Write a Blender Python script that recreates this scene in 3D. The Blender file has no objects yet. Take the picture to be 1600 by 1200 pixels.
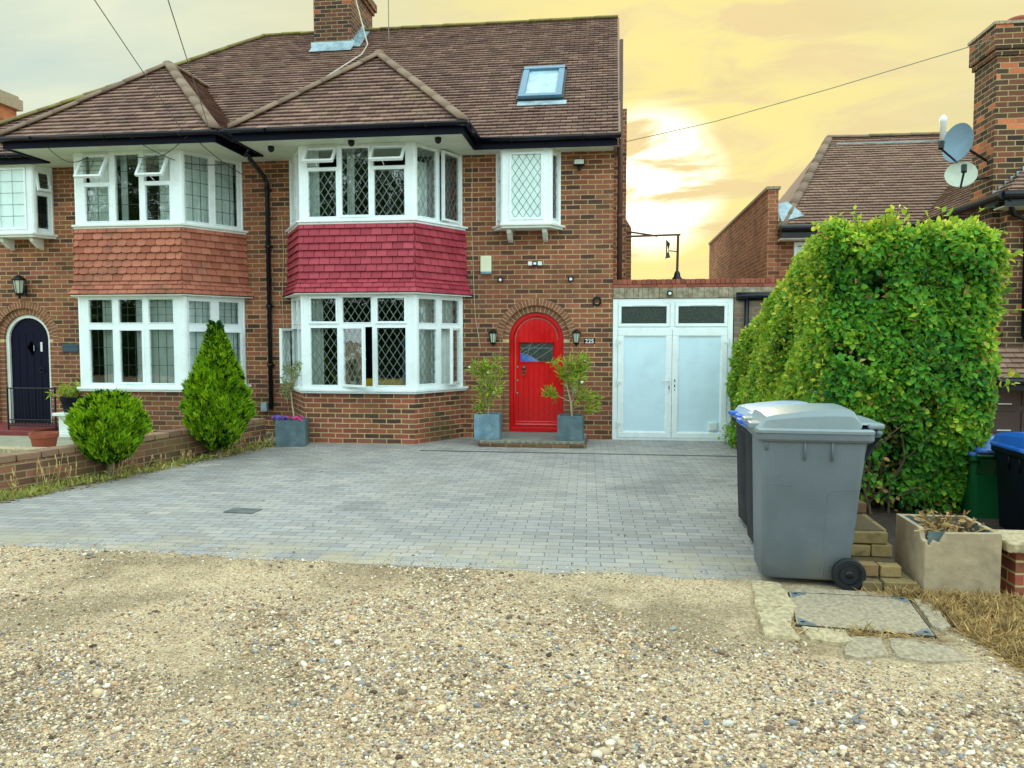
import bpy, math, random
import numpy as np
from mathutils import Vector, Matrix
R=math.radians
rng=np.random.default_rng(7); random.seed(7)
scn=bpy.context.scene; COL=scn.collection
# ---------------------------------------------------------------- camera
cam_d=bpy.data.cameras.new('camera'); cam=bpy.data.objects.new('camera',cam_d); COL.objects.link(cam)
cam.location=(0,0,1.55); cam_d.sensor_width=36; cam_d.lens=27.0; cam_d.clip_start=.05; cam_d.clip_end=2000
cam.rotation_euler=(R(90)-math.atan(70/1200),0,R(7.2)); scn.camera=cam
# ---------------------------------------------------------------- exposure
scn.view_settings.view_transform='Standard'; scn.view_settings.look='None'
scn.view_settings.gamma=1; scn.view_settings.use_curve_mapping=False
scn.view_settings.exposure=0.3
# ---------------------------------------------------------------- node helpers
def c(r,g,b,a=1.0):
    f=lambda v:(v/255/12.92 if v/255<=.04045 else ((v/255+.055)/1.055)**2.4)
    return (f(r),f(g),f(b),a)
def N(nt,t,ins=None,**at):
    n=nt.nodes.new(t)
    for k,v in at.items(): setattr(n,k,v)
    if ins:
        for k,v in ins.items():
            s=n.inputs[k]
            if isinstance(v,bpy.types.NodeSocket): nt.links.new(v,s)
            else: s.default_value=v
    return n
def M_(nt,op,a,b=0.0,c_=0.0,clamp=False):
    n=N(nt,'ShaderNodeMath',operation=op,use_clamp=clamp)
    for i,v in enumerate((a,b,c_)):
        if isinstance(v,bpy.types.NodeSocket): nt.links.new(v,n.inputs[i])
        else: n.inputs[i].default_value=v
    return n.outputs[0]
def MIX(nt,f,a,b,mode='MIX'):
    n=N(nt,'ShaderNodeMix',data_type='RGBA',blend_type=mode,clamp_factor=True)
    for i,v in ((0,f),(6,a),(7,b)):
        if isinstance(v,bpy.types.NodeSocket): nt.links.new(v,n.inputs[i])
        else: n.inputs[i].default_value=v
    return n.outputs[2]
def RAMP(nt,f,stops,const=False):
    n=N(nt,'ShaderNodeValToRGB'); r=n.color_ramp
    if const: r.interpolation='CONSTANT'
    while len(r.elements)<len(stops): r.elements.new(.5)
    for e,(p,col) in zip(r.elements,stops): e.position=p; e.color=col if len(col)==4 else (*col,1)
    nt.links.new(f,n.inputs[0]); return n.outputs[0]
def NOISE(nt,vec,scale,detail=4,rough=.55,out=0,dist=0):
    n=N(nt,'ShaderNodeTexNoise',{'Scale':scale,'Detail':detail,'Roughness':rough,'Distortion':dist})
    if vec is not None: nt.links.new(vec,n.inputs['Vector'])
    return n.outputs[out]
def SR(nt,v,a,b,lo=0.,hi=1.):
    return N(nt,'ShaderNodeMapRange',{0:v,1:a,2:b,3:lo,4:hi},interpolation_type='SMOOTHSTEP').outputs[0]
# ---------------------------------------------------------------- world: evening sky behind the house, elsewhere unseen cloud brightened to fill the facade
SAZ,SEL=R(2.9),R(11.2)
SUN=Vector((math.sin(SAZ)*math.cos(SEL),math.cos(SAZ)*math.cos(SEL),math.sin(SEL)))
w=bpy.data.worlds.new('World'); scn.world=w; w.use_nodes=True; nt=w.node_tree; nt.nodes.clear()
tc=N(nt,'ShaderNodeTexCoord').outputs['Generated']
sky=N(nt,'ShaderNodeTexSky',sky_type='NISHITA',sun_disc=False,sun_elevation=SEL,sun_rotation=SAZ)
sep=N(nt,'ShaderNodeSeparateXYZ',{0:tc}); dx,dy,dz=sep.outputs
dot=N(nt,'ShaderNodeVectorMath',{0:tc,1:SUN},operation='DOT_PRODUCT').outputs['Value']
zz=M_(nt,'ADD',M_(nt,'MAXIMUM',dz,0.0),.22)
pv=N(nt,'ShaderNodeCombineXYZ',{0:M_(nt,'DIVIDE',dx,zz),1:M_(nt,'DIVIDE',dy,zz),2:0.0}).outputs[0]
pm=N(nt,'ShaderNodeMapping',{0:pv,'Rotation':(0,0,R(24)),'Scale':(1.0,2.1,1)}).outputs[0]
n1=NOISE(nt,pm,.85,5,.52,0,.35); n2=NOISE(nt,pm,2.6,5,.55,0,.4)
cloud=SR(nt,M_(nt,'ADD',M_(nt,'MULTIPLY',n1,.7),M_(nt,'MULTIPLY',n2,.3)),.34,.72)
warmth=SR(nt,M_(nt,'ADD',dot,M_(nt,'MULTIPLY',dx,.45)),.50,1.02)
cool=MIX(nt,cloud,c(204,221,208),c(252,250,212))
warm=MIX(nt,cloud,c(226,216,160),c(249,233,176))
front=MIX(nt,warmth,cool,warm)
# glow round the veiled sun, broken by dark orange bars of cloud
g1=SR(nt,dot,.91,1.0); g2=SR(nt,dot,.9945,.9995)
n3=NOISE(nt,N(nt,'ShaderNodeMapping',{0:tc,'Rotation':(0,R(-28),0),'Scale':(5,5,17)}).outputs[0],1.3,5,.55,0,.6)
bars=SR(nt,n3,.42,.64)
front=MIX(nt,M_(nt,'MULTIPLY',SR(nt,dot,.93,.995),M_(nt,'MULTIPLY',bars,.6)),front,c(246,212,152))
front=MIX(nt,M_(nt,'MULTIPLY',g1,M_(nt,'SUBTRACT',.85,bars)),front,c(255,238,150))
hot=M_(nt,'MULTIPLY',g2,SR(nt,n3,.60,.46,0.,1.))
front=MIX(nt,hot,front,(1.9,1.8,1.5,1))
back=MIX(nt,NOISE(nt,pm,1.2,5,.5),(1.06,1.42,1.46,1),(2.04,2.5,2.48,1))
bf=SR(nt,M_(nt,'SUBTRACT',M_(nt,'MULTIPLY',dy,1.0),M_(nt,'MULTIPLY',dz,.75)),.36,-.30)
front=N(nt,'ShaderNodeVectorMath',{0:front,'Scale':.86},operation='SCALE').outputs[0]
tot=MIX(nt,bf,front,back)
below=SR(nt,dz,-.01,-.06); tot=MIX(nt,below,tot,(.25,.22,.17,1))
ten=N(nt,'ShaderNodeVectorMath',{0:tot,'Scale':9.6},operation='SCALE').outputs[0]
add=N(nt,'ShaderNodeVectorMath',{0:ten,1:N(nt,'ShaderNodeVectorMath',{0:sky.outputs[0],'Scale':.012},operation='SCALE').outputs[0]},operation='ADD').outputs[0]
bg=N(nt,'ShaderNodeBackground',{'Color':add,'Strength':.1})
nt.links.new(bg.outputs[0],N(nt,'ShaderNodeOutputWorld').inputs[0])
sl=bpy.data.lights.new('sun','SUN'); so=bpy.data.objects.new('sun',sl); COL.objects.link(so)
sl.energy=1.1; sl.angle=R(12); sl.color=(1,.86,.62); so.rotation_euler=SUN.to_track_quat('Z','Y').to_euler(); so.location=(0,-5,30)
# ---------------------------------------------------------------- materials
MATS={}
def new(name):
    m=bpy.data.materials.new(name); m.use_nodes=True; nt=m.node_tree; nt.nodes.clear(); MATS[name]=m
    return m,nt
def fin(nt,col,rough=.6,metal=0.,spec=.5,bump=None,bs=.3,bd=.01,extra=None):
    ins={'Base Color':col,'Roughness':rough,'Metallic':metal,'Specular IOR Level':spec}
    if extra: ins.update(extra)
    b=N(nt,'ShaderNodeBsdfPrincipled',ins)
    if bump is not None:
        bp=N(nt,'ShaderNodeBump',{'Strength':bs,'Distance':bd,'Height':bump}); nt.links.new(bp.outputs[0],b.inputs['Normal'])
    nt.links.new(b.outputs[0],N(nt,'ShaderNodeOutputMaterial').inputs[0]); return b
def OC(nt): return N(nt,'ShaderNodeTexCoord').outputs['Object']
def simple(name,col,rough=.55,metal=0.,var=.15,scale=6,bs=.0,bscale=60,spec=.5,dirt=None,dirtamt=.4):
    m,nt=new(name); o=OC(nt)
    n=NOISE(nt,o,scale,5,.6)
    dk=tuple(v*(1-var) for v in col[:3])+(1,); lt=tuple(min(1,v*(1+var)) for v in col[:3])+(1,)
    k=MIX(nt,SR(nt,n,.3,.7),dk,lt)
    if dirt: k=MIX(nt,M_(nt,'MULTIPLY',SR(nt,NOISE(nt,o,scale*.6,6,.7),.48,.75),dirtamt),k,dirt)
    fin(nt,k,M_(nt,'ADD',rough,M_(nt,'MULTIPLY',M_(nt,'SUBTRACT',n,.5),.25)),metal,spec,NOISE(nt,o,bscale,3) if bs else None,bs,.006)
    return m
def brickmat(name,stops,mortar,w=.225,h=.075,ms=.0078,rot=0.,stain=None,moss=.0,bs=.8,grime=c(60,45,38),grimeamt=.35,rough=.85):
    m,nt=new(name)
    uv=N(nt,'ShaderNodeUVMap').outputs[0]
    if rot: uv=N(nt,'ShaderNodeMapping',{0:uv,'Rotation':(0,0,rot)}).outputs[0]
    wob=NOISE(nt,uv,9,3,.5,1); uvw=N(nt,'ShaderNodeVectorMath',{0:uv,1:N(nt,'ShaderNodeVectorMath',{0:N(nt,'ShaderNodeVectorMath',{0:wob,1:(.5,.5,.5)},operation='SUBTRACT').outputs[0],'Scale':.010},operation='SCALE').outputs[0]},operation='ADD').outputs[0]
    br=N(nt,'ShaderNodeTexBrick',{'Vector':uvw,'Color1':(0,0,0,1),'Color2':(1,1,1,1),'Mortar':(.5,.5,.5,1),'Scale':1.,'Mortar Size':ms,'Mortar Smooth':.25,'Bias':0.,'Brick Width':w,'Row Height':h},offset=.5)
    k=RAMP(nt,br.outputs['Color'],stops)
    o=OC(nt)
    fine=NOISE(nt,o,70,4,.65); big=NOISE(nt,o,1.1,5,.6)
    k=MIX(nt,M_(nt,'MULTIPLY',SR(nt,fine,.35,.75),.45),k,MIX(nt,.55,k,grime))
    k=MIX(nt,M_(nt,'MULTIPLY',SR(nt,NOISE(nt,o,6,4,.7),.52,.72),grimeamt),k,grime)
    mo=MIX(nt,NOISE(nt,o,14,3),mortar,tuple(v*.6 for v in mortar[:3])+(1,))
    k=MIX(nt,br.outputs['Fac'],k,mo)
    k=MIX(nt,M_(nt,'MULTIPLY',SR(nt,big,.40,.66),grimeamt*.9),k,tuple(v*.8 for v in grime[:3])+(1,))
    if stain: k=MIX(nt,M_(nt,'MULTIPLY',SR(nt,NOISE(nt,o,.8,4,.6),.46,.66),stain[1]),k,stain[0])
    if w<.21 and rot:
        k=MIX(nt,M_(nt,'MULTIPLY',SR(nt,NOISE(nt,o,.55,5,.65,0,.8),.54,.68),.28),k,c(92,90,88))
        k=MIX(nt,M_(nt,'MULTIPLY',SR(nt,NOISE(nt,o,3.1,4,.7),.66,.74),.35),k,c(74,74,70))
        k=MIX(nt,M_(nt,'MULTIPLY',SR(nt,N(nt,'ShaderNodeSeparateXYZ',{0:o}).outputs[1],-2.5,-3.45),M_(nt,'MULTIPLY',SR(nt,NOISE(nt,o,2.2,4,.7),.42,.6),.5)),k,c(190,172,134))
    hgt=M_(nt,'ADD',M_(nt,'MULTIPLY',br.outputs['Fac'],-1.),M_(nt,'MULTIPLY',fine,.35))
    fin(nt,k,rough,0,.3,hgt,bs,.006); return m
MORT=c(214,184,134)
brickmat('brick_house',[(0,c(80,58,52)),(.14,c(106,68,56)),(.34,c(140,84,63)),(.5,c(158,92,68)),(.64,c(150,100,70)),(.8,c(172,100,75)),(.93,c(130,84,72)),(1,c(184,114,86))],MORT,stain=(c(100,74,54),.25))
brickmat('brick_bay',[(0,c(74,54,52)),(.16,c(102,66,56)),(.34,c(142,80,64)),(.5,c(160,86,68)),(.64,c(148,94,68)),(.8,c(178,92,74)),(.93,c(124,82,72)),(1,c(186,104,80))],c(220,196,142),stain=(c(110,96,60),.4))
brickmat('brick_chimney',[(0,c(46,36,36)),(.3,c(80,54,46)),(.6,c(96,60,48)),(.88,c(120,70,52)),(1,c(190,96,62))],c(176,154,112),grimeamt=.3)
brickmat('brick_stack_right',[(0,c(52,42,38)),(.3,c(86,64,50)),(.6,c(110,72,54)),(.84,c(136,80,58)),(.94,c(205,116,78)),(1,c(226,130,86))],c(190,166,118),grimeamt=.3)
brickmat('brick_orange',[(0,c(150,84,56)),(.4,c(188,106,70)),(.7,c(206,124,82)),(1,c(170,98,68))],c(190,150,104),ms=.005)
brickmat('brick_neighbour',[(0,c(116,70,54)),(.3,c(150,90,68)),(.6,c(166,104,76)),(.85,c(180,114,86)),(1,c(134,86,70))],c(208,176,128),ms=.006)
brickmat('brick_garden',[(0,c(92,66,56)),(.3,c(118,80,64)),(.6,c(140,92,72)),(.85,c(156,102,80)),(1,c(120,84,68))],c(168,150,108),grimeamt=.35,stain=(c(120,112,62),.35))
brickmat('brick_pier_painted',[(0,c(120,108,100)),(.4,c(150,128,112)),(.7,c(140,100,84)),(1,c(176,166,152))],c(160,150,130),grimeamt=.3)
brickmat('paving',[(0,c(146,141,139)),(.3,c(157,152,149)),(.55,c(167,161,155)),(.8,c(160,156,156)),(1,c(176,166,158))],c(100,98,92),w=.2,h=.1,ms=.0034,rot=R(-1.6),stain=(c(176,168,150),.16),bs=.6,grime=c(116,114,112),grimeamt=.3,rough=.8)
def tilemat(name,cols,moss,mossamt,scale=3.,rough=.85,spec=.3,patch=None):
    m,nt=new(name); o=OC(nt)
    a=N(nt,'ShaderNodeAttribute',attribute_name='rnd').outputs['Fac']
    k=RAMP(nt,a,[(i/(len(cols)-1),cc) for i,cc in enumerate(cols)])
    k=MIX(nt,M_(nt,'MULTIPLY',SR(nt,NOISE(nt,o,34,4,.7),.45,.75),.35),k,tuple(v*.55 for v in cols[0][:3])+(1,))
    k=MIX(nt,M_(nt,'MULTIPLY',SR(nt,NOISE(nt,o,scale,6,.75),.50,.70),mossamt),k,moss)
    k=MIX(nt,M_(nt,'MULTIPLY',SR(nt,NOISE(nt,o,26,4,.8),.70,.74),.5 if mossamt>.1 else 0.),k,c(196,190,164))
    if patch: k=MIX(nt,M_(nt,'MULTIPLY',SR(nt,NOISE(nt,o,.9,4,.7),.5,.68),.7),k,patch)
    fin(nt,k,rough,0,spec,NOISE(nt,o,120,3),.35,.004); return m
tilemat('tile_roof',[c(106,80,72),c(126,96,86),c(142,110,96),c(116,88,80),c(154,120,104)],c(128,116,84),.45)
tilemat('tile_neighbour',[c(126,98,86),c(140,110,94),c(150,120,102),c(132,104,92)],c(120,108,76),.4)
tilemat('tile_magenta',[c(152,44,60),c(166,54,70),c(182,68,82),c(158,50,66)],c(130,60,60),.08,rough=.62,spec=.4)
tilemat('tile_terracotta',[c(156,90,70),c(176,106,84),c(188,118,94),c(166,98,78)],c(112,84,66),.75,scale=1.3)
tilemat('ridge_tile',[c(124,102,86),c(138,114,96),c(114,94,80)],c(120,110,64),.4)
tilemat('ridge_mossy',[c(124,110,64),c(110,96,62),c(134,124,66)],c(150,152,60),.75)
tilemat('arch_brick',[c(118,80,64),c(138,90,70),c(152,100,78),c(128,84,68)],c(110,80,64),.2)
tilemat('coping_brown',[c(118,90,72),c(136,106,84),c(150,118,92),c(126,98,80)],c(110,104,66),.5)
tilemat('coping_brick',[c(132,70,56),c(152,84,66),c(164,94,74),c(124,68,58)],c(100,76,62),.5)
tilemat('broken_brick',[c(122,104,70),c(150,128,86),c(96,82,60),c(128,88,64),c(160,138,92)],c(76,70,48),.75,scale=11)
simple('mortar',c(206,182,130),.9,var=.2,scale=20,bs=.4)
simple('upvc',c(238,246,247),.28,var=.02,scale=3,dirt=c(196,202,190),dirtamt=.35)
simple('white_paint',c(226,230,222),.5,var=.04,scale=4,dirt=c(170,176,160),dirtamt=.4)
simple('cream_soffit',c(214,222,206),.6,var=.06,scale=2,dirt=c(160,168,150),dirtamt=.45)
simple('black_gutter',c(10,12,26),.3,var=.3,scale=4,dirt=c(60,72,86),dirtamt=.12,spec=.35)
simple('fascia_black',c(8,10,26),.55,var=.3,scale=4,spec=.12)
simple('lead_bright',c(142,154,150),.45,.2,var=.1)
simple('lead_dark',c(44,58,58),.5,.2,var=.1)
simple('lead_flashing',c(146,166,174),.5,.3,var=.25,scale=8,bs=.3)
simple('curtain',c(240,246,240),.9,var=.08,scale=8)
simple('drape_blue',c(96,120,136),.9,var=.25,scale=14)
simple('interior',c(70,72,72),.9,var=.2,scale=1)
simple('red_door',c(214,4,10),.22,var=.08,scale=3,dirt=c(130,4,10),dirtamt=.3)
simple('navy_door',c(7,7,34),.55,spec=.15,var=.2,scale=3)
simple('garage_panel',c(212,236,248),.35,var=.03,scale=3,bs=.15,bscale=240,dirt=c(170,188,196),dirtamt=.3)
simple('obscure_glass',c(44,54,48),.16,var=.8,scale=60,bs=.9,bscale=90)
simple('frosted_glass',c(212,234,228),.12,var=.06,scale=3,bs=.2,bscale=90)
simple('rooflight_glass',c(148,176,188),.15,var=.25,scale=5)
simple('timber_weathered',c(150,140,118),.9,var=.35,scale=14,bs=.5,bscale=40,dirt=c(116,70,48),dirtamt=.7)
simple('slab_dark',c(92,96,94),.7,var=.3,scale=10)
simple('soil',c(58,46,36),.95,var=.4,scale=20,bs=.8)
simple('bin_grey',c(100,110,118),.45,var=.14,scale=2.4,bs=.15,bscale=260,dirt=c(134,128,112),dirtamt=.6)
simple('bin_grey_lid',c(128,142,148),.36,var=.07,scale=3,bs=.1,bscale=300,dirt=c(170,160,130),dirtamt=.5)
simple('bin_black',c(8,14,26),.5,var=.3,scale=4,bs=.1,bscale=300,spec=.22)
simple('bin_lid_glare',c(150,170,196),.42,var=.10,scale=5,dirt=c(190,190,176),dirtamt=.5)  # pale colour stands for sky glare on the blue lids
simple('bin_blue',c(30,96,190),.38,var=.12,scale=4,dirt=c(186,204,220),dirtamt=.75)  # pale bluish patches stand for sky glare on the lid
simple('bin_green',c(10,84,44),.35,var=.15,scale=4)
simple('rubber',c(18,22,28),.7,var=.3,scale=10)
simple('slate_planter',c(84,104,112),.6,var=.2,scale=7,dirt=c(130,150,150),dirtamt=.5,bs=.3)
simple('blue_planter',c(104,134,150),.6,var=.22,scale=9,dirt=c(160,180,182),dirtamt=.6,bs=.3)
simple('render_planter',c(172,152,124),.9,var=.14,scale=7,bs=1.,bscale=16,dirt=c(110,108,86),dirtamt=.6)
simple('planter_inner',c(92,108,108),.7,var=.2,scale=8)
simple('terracotta',c(152,78,56),.8,var=.15,scale=9,bs=.2)
simple('concrete',c(178,160,126),.9,var=.32,scale=34,bs=1.,bscale=60,dirt=c(104,92,66),dirtamt=.6)
simple('slab_grey',c(160,144,120),.9,var=.30,scale=40,bs=1.,bscale=80,dirt=c(100,88,66),dirtamt=.6)
simple('step_paint',c(120,44,40),.6,var=.15,scale=6)
simple('step_stone',c(124,128,122),.8,var=.2,scale=10,bs=.5,dirt=c(80,78,70),dirtamt=.6)
simple('steel',c(150,164,176),.4,.7,var=.15)
simple('aluminium_blue',c(96,128,150),.35,.5,var=.1)
simple('dish_grey',c(104,128,144),.5,.1,var=.08)
simple('dish_light',c(176,184,168),.5,.1,var=.12,dirt=c(140,140,120),dirtamt=.4)
simple('iron',c(22,26,30),.4,.4,var=.3)
simple('lamp_glass',c(190,200,180),.15,var=.1)
simple('plastic_cream',c(226,230,196),.4,var=.04)
simple('plastic_white',c(224,230,226),.4,var=.04)
simple('white_digits',c(236,240,240),.4,var=.02)
simple('plaque_blue',c(60,84,96),.6,.2,var=.3,scale=60,bs=.8,bscale=80)
simple('bark',c(124,108,84),.9,var=.3,scale=18,bs=.6)
simple('bark_pale',c(176,160,124),.85,var=.2,scale=18,bs=.4)
simple('twig',c(96,82,60),.9,var=.3,scale=18)
simple('straw',c(184,152,98),.9,var=.4,scale=11)
simple('grass_blade',c(120,158,60),.7,var=.35,scale=3)
simple('lawn_soil',c(112,136,62),.95,var=.25,scale=9,bs=.8)
simple('path_concrete',c(150,146,124),.9,var=.15,scale=5,bs=.5)
simple('garage_brown',c(74,54,50),.6,var=.12,scale=6)
simple('yellow_fabric',c(206,170,30),.9,var=.12)
simple('petal_white',c(232,236,226),.6,var=.05)
simple('petal_purple',c(110,70,180),.6,var=.3,scale=40)
simple('petal_pink',c(196,50,130),.6,var=.3,scale=40)
simple('cable_pale',c(190,180,160),.6,var=.1)
simple('cable_mid',c(120,118,110),.6,var=.1)
simple('cable_dark',c(60,60,54),.6,var=.1)
simple('copper_pipe',c(84,52,46),.45,.1,var=.2)
simple('brass_dull',c(120,112,84),.35,.8,var=.2)
# glass that is clear with a real reflection
m,nt=new('glass'); fr=N(nt,'ShaderNodeFresnel',{'IOR':1.55}).outputs[0]
bp=N(nt,'ShaderNodeBump',{'Strength':.06,'Distance':.02,'Height':NOISE(nt,OC(nt),3.5,2)}).outputs[0]
gl=N(nt,'ShaderNodeBsdfGlossy',{'Color':(1,1,1,1),'Roughness':.01,'Normal':bp})
tr=N(nt,'ShaderNodeBsdfTransparent',{'Color':(.88,.95,.94,1)})
mx=N(nt,'ShaderNodeMixShader',{0:M_(nt,'ADD',M_(nt,'MULTIPLY',fr,2.4),.03,clamp=True),1:tr.outputs[0],2:gl.outputs[0]})
nt.links.new(mx.outputs[0],N(nt,'ShaderNodeOutputMaterial').inputs[0])
def leafmat(name,cols,trans=.35,rough=.45):
    m,nt=new(name); a=N(nt,'ShaderNodeAttribute',attribute_name='rnd').outputs['Fac']
    k=RAMP(nt,a,[(i/(len(cols)-1),cc) for i,cc in enumerate(cols)])
    b=N(nt,'ShaderNodeBsdfPrincipled',{'Base Color':k,'Roughness':rough,'Specular IOR Level':.35})
    t=N(nt,'ShaderNodeBsdfTranslucent',{'Color':MIX(nt,.5,k,(min(1,cols[-1][0]*1.6),min(1,cols[-1][1]*1.5),cols[-1][2],1))})
    x=N(nt,'ShaderNodeMixShader',{0:trans,1:b.outputs[0],2:t.outputs[0]})
    nt.links.new(x.outputs[0],N(nt,'ShaderNodeOutputMaterial').inputs[0])
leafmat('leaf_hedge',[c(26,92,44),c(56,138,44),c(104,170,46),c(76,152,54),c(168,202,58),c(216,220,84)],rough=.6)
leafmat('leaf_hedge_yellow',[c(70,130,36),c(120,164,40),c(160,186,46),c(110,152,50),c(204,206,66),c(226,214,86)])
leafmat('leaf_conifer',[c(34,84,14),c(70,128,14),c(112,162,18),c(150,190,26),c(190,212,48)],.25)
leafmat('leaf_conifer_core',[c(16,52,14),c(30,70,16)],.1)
leafmat('leaf_oleander',[c(88,130,40),c(130,164,50),c(168,186,66),c(196,200,90)])
leafmat('leaf_olive',[c(110,124,84),c(140,152,104),c(160,168,122)])
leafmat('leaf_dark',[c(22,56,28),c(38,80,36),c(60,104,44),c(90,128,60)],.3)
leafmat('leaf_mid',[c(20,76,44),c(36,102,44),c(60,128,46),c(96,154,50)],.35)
leafmat('leaf_weed',[c(88,116,50),c(130,150,70),c(176,176,96),c(206,186,116)],.3)
leafmat('pebble',[c(76,60,50),c(156,130,104),c(208,180,142),c(232,208,172),c(180,152,122),c(204,162,124),c(118,124,132),c(248,236,214),c(158,130,104),c(98,82,70)],.0,.8)
leafmat('leaf_dry',[c(120,84,50),c(160,120,70),c(196,160,100),c(110,90,60)],.2)
# loose gravel and sand on the lane
m,nt=new('gravel_ground'); o=OC(nt)
v1=N(nt,'ShaderNodeTexVoronoi',{'Vector':o,'Scale':62.,'Randomness':1.}); v2=N(nt,'ShaderNodeTexVoronoi',{'Vector':o,'Scale':105.,'Randomness':1.})
st=RAMP(nt,N(nt,'ShaderNodeSeparateColor',{0:v1.outputs['Color']}).outputs[0],[(0,c(110,92,74)),(.25,c(176,154,122)),(.5,c(200,178,144)),(.72,c(150,130,106)),(.86,c(218,202,172)),(.95,c(134,134,134)),(1,c(90,82,78))])
st2=RAMP(nt,N(nt,'ShaderNodeSeparateColor',{0:v2.outputs['Color']}).outputs[0],[(0,c(104,82,62)),(.3,c(164,138,104)),(.6,c(206,182,146)),(.85,c(226,206,172)),(1,c(128,118,108))])
sand=MIX(nt,NOISE(nt,o,120,3,.7),c(172,142,110),c(220,192,156))
cov=SR(nt,NOISE(nt,o,1.3,5,.65),.40,.60)
k=MIX(nt,cov,MIX(nt,.62,sand,st2),MIX(nt,.5,MIX(nt,.5,st,st2),c(120,98,68)))
k=MIX(nt,M_(nt,'MULTIPLY',SR(nt,NOISE(nt,o,.55,5,.6),.50,.68),.3),k,c(132,100,72))
hg=M_(nt,'ADD',M_(nt,'MULTIPLY',v1.outputs['Distance'],M_(nt,'MULTIPLY',cov,-1.)),M_(nt,'MULTIPLY',v2.outputs['Distance'],-.5))
fin(nt,k,.9,0,.25,hg,.9,.012)
# ---------------------------------------------------------------- mesh helpers
ID=lambda s,d,z:(s,d,z)
class MB:
    def __init__(s,f=None): s.v=[];s.q=[];s.r=[];s.f=f or ID;s.cur=0.5
    def add(s,vs,fs):
        b=len(s.v); s.v+=[s.f(*p) for p in vs]
        for f in fs: s.q.append([b+i for i in f]); s.r.append(s.cur)
        return s
    def box(s,x0,x1,y0,y1,z0,z1):
        return s.add([(x0,y0,z0),(x1,y0,z0),(x1,y1,z0),(x0,y1,z0),(x0,y0,z1),(x1,y0,z1),(x1,y1,z1),(x0,y1,z1)],
            [(0,3,2,1),(4,5,6,7),(0,1,5,4),(1,2,6,5),(2,3,7,6),(3,0,4,7)])
    def poly(s,pts): return s.add(pts,[tuple(range(len(pts)))])
    def prism(s,pl,z0,z1):
        n=len(pl)
        if sum(pl[i][0]*pl[(i+1)%n][1]-pl[(i+1)%n][0]*pl[i][1] for i in range(n))<0: pl=pl[::-1]
        return s.add([(x,y,z0) for x,y in pl]+[(x,y,z1) for x,y in pl],[tuple(range(n))[::-1],tuple(range(n,2*n))]+[(i,(i+1)%n,n+(i+1)%n,n+i) for i in range(n)])
    def loft(s,rings,cap=True):
        n=len(rings[0]); vs=[p for r in rings for p in r]; fs=[]
        for k in range(len(rings)-1):
            for i in range(n): fs.append((k*n+i,k*n+(i+1)%n,(k+1)*n+(i+1)%n,(k+1)*n+i))
        if cap: fs+= [tuple(range(n))[::-1],tuple(range((len(rings)-1)*n,len(rings)*n))]
        return s.add(vs,fs)
    def lathe(s,prof,cx=0,cy=0,n=20,cap=True):
        return s.loft([[(cx+r*math.cos(2*math.pi*i/n),cy+r*math.sin(2*math.pi*i/n),z) for i in range(n)] for r,z in prof],cap)
    def tube(s,path,r,n=8):
        P=[Vector(p) for p in path]; rs=r if isinstance(r,(list,tuple)) else [r]*len(P); rings=[]; 
        for i,p in enumerate(P):
            t=(P[min(i+1,len(P)-1)]-P[max(i-1,0)]).normalized()
            a=t.cross(Vector((0,0,1)) if abs(t.z)<.95 else Vector((1,0,0))).normalized(); b=t.cross(a)
            rings.append([tuple(p+(a*math.cos(2*math.pi*k/n)+b*math.sin(2*math.pi*k/n))*rs[i]) for k in range(n)])
        return s.loft(rings)
    def bar(s,p,q,w,h=None):
        return s.tube([p,q],w/2*1.41,4)
OFF={}
def T(name,label,cat,loc=(0,0,0),rz=0.,group=None,world=False):
    o=bpy.data.objects.new(name,None); COL.objects.link(o); o.location=loc; o.rotation_euler=(0,0,rz); o.empty_display_size=.1
    tag(o,label,cat,group); OFF[o.name]=Vector(loc) if world else Vector((0,0,0)); return o
def tag(o,label=None,cat=None,group=None,kind=None):
    if label:o['label']=label
    if cat:o['category']=cat
    if group:o['group']=group
    if kind:o['kind']=kind
    return o
def link(me,name,mat,parent,smooth,off):
    o=bpy.data.objects.new(name,me); COL.objects.link(o); me.materials.append(MATS[mat])
    if smooth: me.polygons.foreach_set('use_smooth',[True]*len(me.polygons))
    if parent is not None: o.parent=parent; OFF[o.name]=off
    else: o.location=off
    return o
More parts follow.
